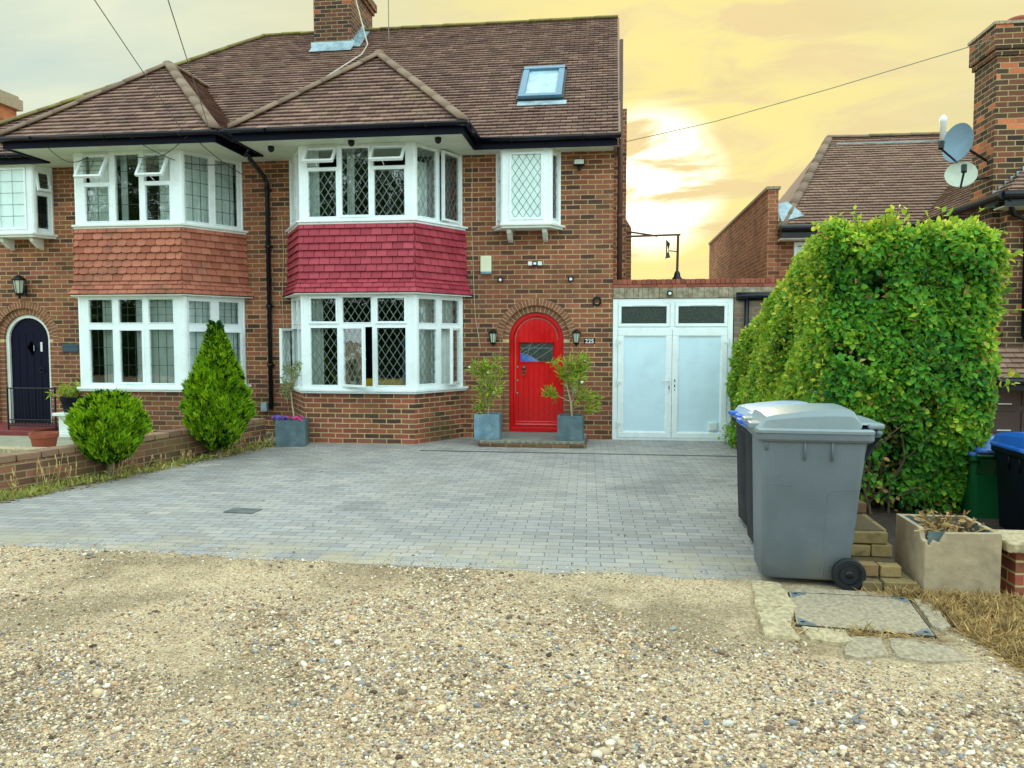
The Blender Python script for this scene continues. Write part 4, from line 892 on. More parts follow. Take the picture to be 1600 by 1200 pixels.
build(mb,'door_frame','upvc',ga,bevel=.005)
for (a,b) in ((X0+.078,.912),(.988,X1-.078)):
    mb=MB(); rectframe(mb,a,b,1.738,2.097,.05,y-.008,y+.06); tl=build(mb,'top_light','upvc',ga,bevel=.006)
    mb=MB(); mb.box(a+.05,b-.05,y+.02,y+.03,1.788,2.047); build(mb,'pane','obscure_glass',tl)
    mb=MB(); mb.box(a+.22,b-.16,y-.016,y-.008,2.06,2.075); build(mb,'trickle_vent','plastic_white',tl)
for i,(a,b) in enumerate(((X0+.078,.948),(.952,X1-.078))):
    mb=MB(); rectframe(mb,a,b,.038,1.687,.085,y-.012,y+.05); rectframe(mb,a+.08,b-.08,.118,1.607,.018,y-.004,y+.045)
    d=build(mb,'door','upvc',ga,bevel=.006)
    mb=MB(); mb.box(a+.098,b-.098,y+.012,y+.03,.136,1.589); build(mb,'door_panel','garage_panel',d)
    hx=a-.01 if i==0 else b+.01
    for z in (1.46,.84,.2):
        mb=MB(); mb.tube([(hx,y-.025,z),(hx,y-.025,z+.10)],.012,8); mb.box(min(hx,hx+(.06 if i==0 else -.06)),max(hx,hx+(.06 if i==0 else -.06)),y-.022,y-.010,z+.03,z+.07); build(mb,'hinge','plastic_white',d)
    if i==0:
        mb=MB(); mb.box(b-.055,b-.025,y-.022,y-.012,.74,.98); mb.tube([(b-.04,y-.02,.92),(b-.04,y-.06,.92),(b-.15,y-.06,.922)],.009,8); build(mb,'handle','plastic_white',d,bevel=.003); mb=MB(); mb.box(b-.046,b-.034,y-.026,y-.021,.79,.84); build(mb,'keyhole','iron',d)
    else:
        mb=MB(); mb.box(a+.034,a+.048,y-.016,y-.011,.90,.94); mb.box(a+.034,a+.048,y-.016,y-.011,.82,.86); mb.box(a+.034,a+.048,y-.016,y-.011,.77,.785); build(mb,'keyhole','iron',d)
        mb=MB(); mb.box(b-.255,b-.135,y-.03,y+.012,.165,.285); build(mb,'pet_vent','plastic_white',d,bevel=.006)
mb=MB(); mb.tube([(1.88,y-.07,2.19),(2.9,y-.07,2.19)],.045,10); mb.box(1.88,2.9,y-.03,y-.018,2.13,2.25); build(mb,'gutter','black_gutter',ga,True)
mb=MB(); mb.tube([(2.03,y-.06,2.18),(2.03,y-.05,0.)],.034,10); build(mb,'downpipe','black_gutter',ga,True)
t=T('flue','black flue cowl with a long steel bracket arm above the garage roof','flue',(1.19,14.0,2.38))
mb=MB(); mb.lathe([(.06,0),(.06,.12),(.09,.15),(.095,.24),(.06,.28),(.05,.34),(.03,.38)],0,0,14); build(mb,'cowl','iron',t,True)
mb=MB(); mb.tube([(.0,0,.36),(.01,0,1.02)],.022,8); mb.tube([(.05,0,1.02),(-.95,0,1.00)],.018,8); mb.tube([(-.35,0,1.0),(-.95,0,1.10)],.016,8); build(mb,'bracket_arm','copper_pipe',t)
mb=MB(); mb.tube([(0,0,.72),(-.16,0,.74)],.01,6); mb.add([(-.16,0,.74),(-.2,.02,.95),(-.13,-.02,.86)],[(0,1,2)]); mb.add([(-.16,0,.74),(-.22,-.02,.6),(-.12,.02,.62)],[(0,1,2)]); mb.tube([(-.19,0,.62),(-.19,0,.92)],.012,6); build(mb,'aerial','cable_dark',t)
# ---------------------------------------------------------------- right neighbour
nb=T('neighbour_house','brick house with brown tiled roof standing behind the hedge','house',(5,14.4,-1),0,None,True)
mb=MB(); mb.box(2.88,6.0,14.4,21,-1.1,3.66); build(mb,'wall','brick_neighbour',nb)
mb=MB(); mb.box(2.80,2.98,14.36,22.5,-1.1,4.22); build(mb,'parapet_wall','brick_neighbour',nb)
mb=MB(); mb.box(2.77,3.01,14.33,22.5,4.22,4.27); build(mb,'parapet_coping','slab_grey',nb)
re,ze,yr,zrr=14.1,3.50,17.0,5.72
mb=MB(); tiles(mb,[(2.98,re,ze),(8.6,re,ze),(8.6,yr,zrr),(4.52,yr,zrr)],(0,-1,1),g=.105); mb.poly([(2.98,20,ze),(2.98,re,ze),(4.52,yr,zrr)]); mb.poly([(8.6,20,ze),(2.98,20,ze),(4.52,yr,zrr),(8.6,yr,zrr)])
nr=build(mb,'roof','tile_neighbour',nb)
mb=MB(); ridge(mb,(2.98,re,ze+.02),(4.52,yr,zrr+.04)); ridge(mb,(4.5,yr,zrr+.03),(8.6,yr,zrr+.03)); build(mb,'ridge','ridge_tile',nr,True)
mb=MB(); mb.box(4.6,8.5,yr-.28,yr-.2,zrr-.18,zrr-.16) ; mb.add([(3.0,re+.05,ze+.12),(3.45,re+.3,ze+.26),(3.2,re+.6,ze+.56),(2.98,re+.5,ze+.5)],[(0,1,2,3)]); mb.add([(2.99,re-.02,ze+.05),(2.99,re+.6,ze+.45),(3.03,re+.6,ze+.2),(3.12,re-.02,ze+.03)],[(0,1,2,3)]); build(mb,'flashing','lead_flashing',nr)
mb=MB(); mb.box(2.98,6.4,14.05,14.075,3.32,3.50); mb.tube([(2.95,14.0,3.48),(6.4,14.0,3.48)],.06,10); build(mb,'gutter','black_gutter',nb)
mb=MB(); mb.box(2.98,6.4,14.075,14.4,3.30,3.32); build(mb,'soffit','white_paint',nb)
f=loc_f((3.27,14.37),(4.6,14.37)); mb=MB(f); rectframe(mb,0,1.2,2.4,3.28,.06,0,.05); mb.box(.57,.63,0,.05,2.46,3.20); wn=build(mb,'window','upvc',nb); mb=MB(f); mb.box(.06,1.14,.02,.025,2.46,3.20); build(mb,'pane','frosted_glass',wn)
# wing with garage
wg=YW=11.3
mb=MB(); mb.box(5.35,10,YW,17,.95,3.34); mb.box(5.35,10,YW+.35,17,-1.1,.95); build(mb,'wing_wall','brick_stack_right',nb)
mb=MB(); tiles(mb,[(5.18,10.98,3.46),(9.9,10.98,3.46),(9.9,13.4,5.4),(7.4,13.4,5.4)],(0,-1,1),g=.105); tiles(mb,[(5.18,16,3.46),(5.18,10.98,3.46),(7.4,13.4,5.4),(7.4,15,5.4)],(-1,0,1),g=.105); build(mb,'wing_roof','tile_neighbour',nb)
mb=MB(); mb.tube([(5.10,10.9,3.44),(9.9,10.9,3.44)],.055,10); mb.tube([(5.10,10.9,3.44),(5.10,13.5,3.44)],.055,10); mb.box(5.15,9.9,10.95,10.97,3.30,3.46); build(mb,'wing_gutter','black_gutter',nb)
mb=MB(); mb.box(5.17,9.9,10.97,YW,3.30,3.315); build(mb,'wing_soffit','cream_soffit',nb)
mb=MB(); mb.tube([(5.2,10.95,3.40),(5.35,11.15,3.22),(5.56,11.22,3.15),(5.58,11.22,1.60),(5.62,11.22,1.52),(9,11.22,1.50)],.038,10); build(mb,'downpipe','black_gutter',nb,True)
mb=MB(); tiles(mb,[(5.1,10.85,1.02),(9.6,10.85,1.02),(9.6,YW,1.42),(5.1,YW,1.42)],(0,-1,1),g=.1); build(mb,'pent_roof','tile_neighbour',nb)
mb=MB(); mb.box(5.1,9.6,10.80,10.84,.88,1.03); mb.tube([(5.05,10.76,1.0),(9.6,10.76,1.0)],.05,8); build(mb,'pent_gutter','black_gutter',nb)
mb=MB(); mb.box(5.2,8.0,11.5,11.55,-1.1,.95); 
gd=build(mb,'garage_door','garage_brown',nb)
mb=MB()
for i in range(7):
    for j in range(5):
        xx=5.3+i*.42; zz=-.9+j*.38; mb.box(xx,xx+.34,11.485,11.499,zz,zz+.3)
build(mb,'garage_door_panels','garage_brown',gd,bevel=.01)
mb=MB()
for j in (0,2,3,4):
    mb.box(5.78,5.98,11.47,11.484,-.55+j*.37,-.535+j*.37); mb.box(5.40,5.58,11.47,11.484,-.47+j*.37,-.455+j*.37)
build(mb,'garage_door_trim','white_paint',gd)
# flank chimney
cx0,cx1,cy0,cy1=5.24,6.35,11.5,12.15
mb=MB(); mb.box(cx0,cx1,cy0,cy1,2.9,5.42); mb.box(cx0-.03,cx1+.03,cy0-.03,cy1+.03,5.42,5.50); mb.box(cx0-.06,cx1+.06,cy0-.06,cy1+.06,5.50,5.82)
nc=build(mb,'chimney','brick_stack_right',nb)
mb=MB(); mb.box(cx0-.08,cx1+.08,cy0-.08,cy1+.08,5.82,5.86); build(mb,'chimney_cap','slab_grey',nc)
mb=MB(); mb.lathe([(.10,5.86),(.11,5.90),(.145,5.95),(.15,5.99),(.10,5.99)],5.62,11.75,16); build(mb,'chimney_pot','terracotta',nc,True)
mb=MB()
for k in range(9):
    xx=5.23+k*.075; z=3.50+k*.065; mb.box(xx,xx+.08,cy0-.035,cy0-.02,z-.1,z+.09)
mb.box(cx0-.1,cx0+.02,cy0-.05,cy0-.02,3.36,3.50); build(mb,'stepped_flashing','lead_flashing',nc)
t=T('roof_vent','white boiler flue pipe rising from the neighbour roof behind the dish','roof vent',(6.6,16.6,5.30))
mb=MB(); mb.lathe([(.06,.18),(.06,.58),(.07,.59),(.07,.66),(.03,.72)],0,0,12); build(mb,'pipe','plastic_white',t,True); mb=MB(); mb.lathe([(.085,.0),(.08,.20)],0,0,12); build(mb,'collar','iron',t)
def dish(loc,ax,w_,h_,mat,label,armside):
    t=T('satellite_dish',label,'satellite dish',loc,0,'satellite dishes fixed to the right chimney')
    n=Vector(ax).normalized(); s=n.cross(Vector((0,0,1))).normalized(); u=s.cross(n)
    mb=MB(); rings=[]
    for r in (.02,.35,.7,1.0):
        rings.append([tuple(s*math.cos(a)*w_*r+u*math.sin(a)*h_*r+n*(.10*r*r*h_*2)) for a in np.linspace(0,6.283,29)[:-1]])
    mb.loft(rings,False); back=[[tuple(Vector(p)-n*.012) for p in r] for r in rings]; mb.loft(back,False); mb.loft([rings[-1],back[-1]],False); mb.poly(rings[0]); mb.poly(back[0][::-1])
    build(mb,'reflector',mat,t,True)
    mb=MB(); lp=n*.42-u*(h_*.75); mb.tube([tuple(-u*h_*.95),tuple(lp)],.014,6); build(mb,'feed_arm','iron',t)
    mb=MB(); d=(-lp).normalized(); mb.tube([tuple(lp),tuple(lp+u*.1)],.035,10); build(mb,'receiver','iron',t)
    mb=MB(); e=Vector(armside)-Vector(loc); mb.tube([tuple(-n*.02),tuple(-n*.10+e*.5),tuple(e)],.017,8); build(mb,'mount_arm','iron',t)
dish((4.77,11.45,4.24),(-.74,-.60,.18),.21,.275,'dish_grey','large blue grey satellite dish on the right chimney',(5.24,11.7,4.05))
dish((4.78,11.40,3.80),(-.30,-.92,.22),.20,.185,'dish_light','smaller pale satellite dish below the blue grey one',(5.24,11.6,3.80))
# far left chimney
t=T('chimney_stack','orange brick chimney of the next house at the far left edge','chimney',(-13.9,16.6,0),0,None,True)
mb=MB(); mb.box(-15.5,-14.2,16,17.2,0,7.05); build(mb,'stack','brick_orange',t)
mb=MB(); mb.box(-15.6,-14.1,15.9,17.3,7.05,7.3); mb.box(-15.54,-14.16,15.96,17.24,7.3,7.38); build(mb,'cap','slab_grey',t)
# ---------------------------------------------------------------- doorstep, drain, covers
t=T('doorstep','low grey stone doorstep with patterned edge before the red door','doorstep',(-1.09,11.4,0),0,None,True)
mb=MB(); mb.box(-1.86,-.32,10.86,11.9,.0,.05); build(mb,'base','brick_garden',t,bevel=.006)
mb=MB(); mb.box(-1.84,-.34,10.90,11.98,.052,.092); build(mb,'tread','step_stone',t,bevel=.006)
mb=MB()
for i in range(15): mb.box(-1.84+i*.1,-1.84+i*.1+.045,10.893,10.9,.056,.088)
build(mb,'edge_tiles','slab_grey',t)
mb=MB(); mb.box(-2.6,1.72,10.36,10.41,.001,.004)
for i in range(144): mb.box(-2.59+i*.03,-2.575+i*.03,10.352,10.418,.004,.007)
build(mb,'drain_channel','slab_dark',None,label='dark slotted drain channel across the drive before the garage',cat='drain')
mb=MB(); mb.prism([(-3.42,6.42),(-3.14,6.40),(-3.12,6.58),(-3.40,6.60)],.001,.008); build(mb,'drain_cover','slab_dark',None,bevel=.002,label='small dark metal cover set in the middle of the drive',cat='drain cover')
# manhole and broken concrete
t=T('manhole_cover','square concrete-filled manhole cover with steel corners by the grey bin','manhole cover',(1.38,4.45,0),0,None,True)
mh=[(1.09,4.74),(1.76,4.72),(1.68,4.12),(1.01,4.20)]
mb=MB(); mb.prism(mh,-.02,.022); build(mb,'concrete_infill','slab_grey',t)
mb=MB()
for i in range(4):
    a,b=mh[i],mh[(i+1)%4]; mb.bar((*a,.017),(*b,.017),.010)
build(mb,'steel_rim','iron',t)
for i in range(4):
    p=Vector(mh[i]);a=(Vector(mh[i-1])-p).normalized();b=(Vector(mh[(i+1)%4])-p).normalized()
    mb=MB(); mb.prism([tuple(p+a*.012+b*.012),tuple(p+a*.10+b*.012),tuple(p+a*.012+b*.10)],.020,.0265); build(mb,'corner_plate','steel',t)
    q=p+a*.035+b*.035; mb=MB(); mb.prism([tuple(q+Vector(v)*.016) for v in ((1,0),(0,.7),(-1,0),(0,-.7))],.026,.028); build(mb,'lifting_hole','iron',t)
def rough_slab(pl,z0,z1,name,mat,label,grp='broken concrete pieces round the manhole'):
    mb=MB(); n=len(pl); P=[]; 
    for i in range(n):
        a,b=pl[i],pl[(i+1)%n]; k=max(2,int(math.dist(a,b)/.045))
        for j in range(k):
            t_=j/k; x=a[0]+(b[0]-a[0])*t_; y_=a[1]+(b[1]-a[1])*t_; P.append((x+random.uniform(-.009,.009),y_+random.uniform(-.009,.009)))
    m=len(P); cx=sum(p[0] for p in P)/m; cy=sum(p[1] for p in P)/m
    rings=[[(cx+(x-cx)*s,cy+(y_-cy)*s,z+random.uniform(-.003,.003)) for x,y_ in P] for s,z in ((1.03,z0),(1.0,z1-.018),(.965,z1-.003),(.8,z1),(.4,z1+.002))]
    mb.loft(rings); build(mb,name,mat,None,label=label,cat='concrete slab',group=grp)
rough_slab([(.90,4.93),(1.07,4.90),(1.07,4.45),(.84,4.44)],-.03,.035,'concrete_edging','concrete','pale broken kerb piece left of the manhole, touching the grey bin')
rough_slab([(.84,4.42),(1.05,4.43),(.97,4.13),(.97,3.99),(.80,3.98)],-.03,.04,'concrete_edging','concrete','pale broken kerb piece at the left front corner of the manhole')
rough_slab([(1.02,4.17),(1.23,4.14),(1.24,4.0),(1.15,3.94),(1.03,4.0)],-.03,.03,'concrete_edging','concrete','small broken concrete block just in front of the manhole')
rough_slab([(1.25,4.09),(1.41,4.09),(1.36,3.85),(1.22,3.79),(1.14,3.82)],-.03,.022,'concrete_edging','slab_grey','square grey slab fragment before the manhole')
rough_slab([(1.43,4.08),(1.58,4.06),(1.72,3.99),(1.74,3.84),(1.55,3.78),(1.38,3.82)],-.03,.022,'concrete_edging','slab_grey','long grey slab fragment right of the square one')
rough_slab([(1.79,4.72),(1.87,4.70),(1.82,4.26),(1.74,4.2),(1.72,4.3)],-.03,.03,'concrete_edging','slab_grey','narrow grey slab strip right of the manhole')
rough_slab([(1.09,4.85),(1.74,4.82),(1.76,4.74),(1.10,4.76)],-.03,.02,'concrete_edging','slab_grey','narrow concrete strip between manhole and bin wheel')
# broken brick pier
t=T('broken_wall','stepped end of a broken yellow brick wall beside the grey bin','brick wall',(1.62,5.2,0),0,None,True)
def brk(mb,x0,x1,y0,y1,z0,z1):
    mb.cur=random.random(); j=lambda:random.uniform(-.005,.005)
    mb.add([(x0+j(),y0+j(),z0),(x1+j(),y0+j(),z0),(x1+j(),y1+j(),z0),(x0+j(),y1+j(),z0),(x0+j(),y0+j(),z1+j()),(x1+j(),y0+j(),z1+j()),(x1+j(),y1+j(),z1+j()),(x0+j(),y1+j(),z1+j())],[(0,3,2,1),(4,5,6,7),(0,1,5,4),(1,2,6,5),(2,3,7,6),(3,0,4,7)])
mb=MB()
for c_,(yf,z0) in enumerate(((4.84,0.0),(4.92,.082),(5.08,.164),(5.08,.246),(5.60,.33))):
    yy=yf; k=0
    while yy<7.4:
        for i,(a,b) in enumerate(((1.545,1.665),(1.673,1.80 if c_>0 else 1.86))):
            if c_==3 and yy==yf: 
                if i==0: brk(mb,1.545,1.77,yy,yy+.1,z0,z0+.074)
                continue
            brk(mb,a,b,yy,yy+.212,z0,z0+.074)
        yy+=.22 if not(c_==3 and yy==yf) else .108
build(mb,'brickwork','broken_brick',t,bevel=.007)
mb=MB(); mb.box(1.55,1.79,4.93,7.4,-.02,.08); mb.box(1.55,1.79,5.0,7.4,.07,.16); mb.box(1.55,1.76,5.13,7.4,.15,.325); build(mb,'mortar_core','broken_brick',t)
# big rendered planter with a chipped corner
t=T('square_planter','large square cement-rendered planter with a chipped rim','planter',(2.10,5.05,0),0,None,True)
px0,px1,py0,py1=1.89,2.32,4.82,5.30; H_=.40
mb=MB()
ft=[]
prof=[(px0,.335),(px0+.03,.31),(px0+.05,.345),(px0+.085,.33),(px0+.10,.36),(px0+.12,.392),(px1,H_)]
n=len(prof)
vs=[(px0,py0,-.02),(px1,py0,-.02)]+[(x,py0,z) for x,z in prof[::-1]]; vs2=[(px0,py0+.03,-.02),(px1,py0+.03,-.02)]+[(x,py0+.03,z) for x,z in prof[::-1]]
m=len(vs); mb.add(vs+vs2,[tuple(range(m)),tuple(range(2*m-1,m-1,-1))]+[(i,m+i,m+(i+1)%m,(i+1)%m) for i in range(m)])
mb.add([(px0,py0+.03,-.02),(px0,py1,-.02),(px0,py1,H_),(px0,py0+.10,H_),(px0,py0+.07,.34),(px0,py0+.03,.335)]+[(px0+.03,py0+.03,-.02),(px0+.03,py1,-.02),(px0+.03,py1,H_),(px0+.03,py0+.10,H_),(px0+.03,py0+.07,.34),(px0+.03,py0+.03,.335)],[(5,4,3,2,1,0),(6,7,8,9,10,11)]+[(i,(i+1)%6,6+(i+1)%6,6+i) for i in range(6)])
mb.box(px1-.03,px1,py0+.03,py1,-.02,H_-.001); mb.box(px0+.03,px1-.03,py1-.03,py1,-.02,H_-.002); pb=build(mb,'box_wall','render_planter',t,bevel=.004)
mb=MB(); mb.box(px0+.031,px1-.031,py0+.034,py0+.044,.05,.39) ; mb.box(px0+.031,px1-.031,py1-.04,py1-.031,.05,.395); mb.box(px0+.031,px0+.038,py0+.1,py1-.04,.05,.395); mb.box(px1-.038,px1-.031,py0+.05,py1-.04,.05,.395); build(mb,'lining','planter_inner',t)
mb=MB(); mb.box(px0+.04,px1-.04,py0+.05,py1-.04,.05,.30); build(mb,'earth','soil',t)
n=160; C=np.stack([rng.uniform(px0+.06,px1-.05,n),rng.uniform(py0+.1,py1-.05,n),rng.uniform(.30,.44,n)],1); leafmesh('dead_leaves','leaf_dry',t,C,rdir(n,.3),rdir(n,1),rng.uniform(.03,.06,n),rng.uniform(.015,.03,n),rng.random(n))
mb=MB()
for i in range(7):
    a=Vector((random.uniform(px0+.1,px1-.05),random.uniform(py0+.1,py1-.05),.36)); b=a+Vector((random.uniform(-.25,.25),random.uniform(-.12,.12),random.uniform(.02,.12))); mb.tube([tuple(a),tuple(a.lerp(b,.5)+Vector((0,0,.02))),tuple(b)],.004,5)
build(mb,'twigs','straw',t)
# low wall with coping at right edge
t=T('boundary_wall','low red brick wall with lichened stone coping at the right edge','brick wall',(2.8,5.05,0),0,None,True)
mb=MB(); mb.box(2.42,4.4,4.86,5.08,-.1,.285); build(mb,'brickwork','brick_bay',t)
mb=MB(); rr=[]; mb.box(2.35,4.4,4.80,5.14,.287,.352); build(mb,'coping','concrete',t,bevel=.012)
# ---------------------------------------------------------------- wheelie bins
def rrect(hx,hy,r,z,cx=0,cy=0,n=5,bow=0.):
    pts=[]
    for (sx,sy,a0) in ((1,1,0),(-1,1,90),(-1,-1,180),(1,-1,270)):
        for k in range(n+1):
            a=R(a0+90*k/n); pts.append((cx+sx*(hx-r)+r*math.cos(a),cy+sy*(hy-r)+r*math.sin(a),z))
    return pts
def wheelie(loc,rz,body,lid,label,S_=1.,grp='wheelie bins lined up beside the hedge'):
    t=T('wheelie_bin',label,'wheelie bin',loc,rz,grp)
    mb=MB(); # front faces -x, handle +x
    secs=[(.035,.245,.20,.045,.005),(.05,.262,.215,.05,.0),(.30,.278,.232,.05,.008),(.62,.294,.252,.05,.018),(.93,.312,.270,.045,.030),(.94,.312,.270,.045,.030)]
    mb.loft([rrect(hx,hy,r,z,cx) for z,hx,hy,r,cx in secs]); 
    for x_ in (-.03,.13): 
        for sy in (-1,1): mb.box(x_-.005,x_+.005,sy*.268-.012,sy*.268+.012,.80,.935)
    for sy in (-1,1): mb.box(-.27,-.245,sy*.262-.008,sy*.262+.012,.86,.935)
    b=build(mb,'body',body,t,bevel=0,smooth=False)
    for p in b.data.polygons: p.use_smooth=len(p.vertices)==4 and p.area<.2
    for sy in (-1,1): # moulded seam line: wheel-arch outline
        mb=MB(); pth=[]
        for (x_,z_) in ((.095,.06),(.10,.25),(.105,.45),(.108,.56),(.115,.59),(.14,.61),(.18,.618),(.29,.62)):
            hy=.215+(.270-.215)*(z_-.05)/.89; pth.append((x_,sy*(hy+.0015),z_))
        mb.tube(pth,.0028,4)
        hy=.215+(.270-.215)*(.60)/.89; mb.tube([(-.25,sy*(hy+.001),.645),(-.10,sy*(hy+.002),.64)],.002,4)
        build(mb,'seam',body,t)
    mb=MB(); mb.loft([rrect(.335,.285,.04,.915,.03),rrect(.345,.295,.045,.93,.03),rrect(.345,.295,.045,.965,.03),rrect(.335,.285,.04,.975,.03)]); 
    for sy in (-1,1): mb.add([(.33,sy*.10,.93),(.33,sy*.24,.93),(.33,sy*.24,.80),(.33,sy*.10,.80),(.42,sy*.10,.95),(.42,sy*.24,.95)],[(0,1,2,3),(0,4,5,1),(3,2,5,4)])
    build(mb,'rim',body,t,bevel=.004)
    mb=MB()
    lp=[(-.325,.990),(-.315,1.005),(-.29,1.02),(-.26,1.065),(-.2,1.078),(-.05,1.098),(.10,1.112),(.235,1.112),(.255,1.10),(.285,1.05),(.305,1.035),(.34,1.033),(.415,1.033),(.425,1.022),(.415,1.005),(.34,.99)]
    # deck: profile loft across width, narrower toward the top
    rows=[]
    for sy,sc in ((-.285,0.),(-.276,.7),(-.258,1.),(-.10,1.04),(0,1.06),(.10,1.04),(.258,1.),(.276,.7),(.285,0.)):
        row=[]
        for x_,z_ in lp:
            zz_=.99+(z_-.99)*(sc if x_<.3 else max(sc,.75)); row.append((x_,sy if x_<.3 else sy*.9,zz_))
        rows.append(row)
    for a,b_ in zip(rows[:-1],rows[1:]):
        k=len(a); mb.add(a+b_,[(i,i+1,k+i+1,k+i) for i in range(k-1)])
    mb.loft([rrect(.350,.300,.045,.968,.025),rrect(.352,.302,.045,.985,.025),rrect(.340,.290,.04,.997,.025)])
    l=build(mb,'lid',lid,t,smooth=False)
    for p in l.data.polygons: p.use_smooth=True
    l.data.set_sharp_from_angle(angle=R(38))
    mb=MB()
    for sy in (-.15,.15): mb.box(-.352,-.285,sy-.075,sy+.075,.985,1.022)
    build(mb,'lid_grip','bin_blue' if lid!='bin_grey_lid' else lid,t,bevel=.008)
    mb=MB(); mb.box(.335,.432,-.265,.265,.997,1.033); build(mb,'lid_handle',lid,t,bevel=.014)
    mb=MB(); mb.tube([(.40,-.27,.975),(.40,.27,.975)],.016,10); 
    for y_ in (-.22,0,.22): mb.tube([(.33,y_,.955),(.40,y_,.975)],.016,8)
    build(mb,'handle',body,t,True)
    for sy in (-1,1):
        yy0=sy*.235
        wf=lambda x,y,z,yy0=yy0,sy=sy:(.245+x,yy0+sy*z,.098+y)
        mb=MB(wf); mb.lathe([(.075,.0),(.092,.0),(.098,.008),(.098,.042),(.092,.05),(.072,.05),(.070,.042)],0,0,30); wh=build(mb,'wheel','rubber',t,False); wh.data.set_sharp_from_angle(angle=R(35))
        mb=MB(wf); mb.lathe([(.071,.03),(.066,.038),(.058,.046),(.05,.040),(.024,.036),(.020,.052),(.012,.055)],0,0,26); build(mb,'hub','iron',wh,True)
    mb=MB(); mb.tube([(.245,-.24,.098),(.245,.24,.098)],.012,8); build(mb,'axle','steel',t)
    return t
wheelie((1.245,5.155,.005),R(-3),'bin_grey','bin_grey_lid','grey wheelie bin, nearest of the three beside the hedge')
w2_=wheelie((1.33,5.86,.0),R(0),'bin_black','bin_lid_glare','black wheelie bin with blue lid, directly behind the grey bin')
w3_=wheelie((1.37,6.50,.0),R(1.5),'bin_black','bin_lid_glare','black wheelie bin with blue lid, farthest of the three beside the hedge')
w2_.scale=w3_.scale=(1,1,.925)
b1=wheelie((3.34,7.25,float(gz(3.3,7.2))),R(-90),'bin_green','bin_blue','green wheelie bin with blue lid right of the hedge',grp='neighbour bins behind the low wall')
b2=wheelie((3.42,6.45,float(gz(3.4,6.4))-.02),R(-90),'bin_black','bin_blue','black wheelie bin with blue lid at the right edge behind the low wall',grp='neighbour bins behind the low wall')
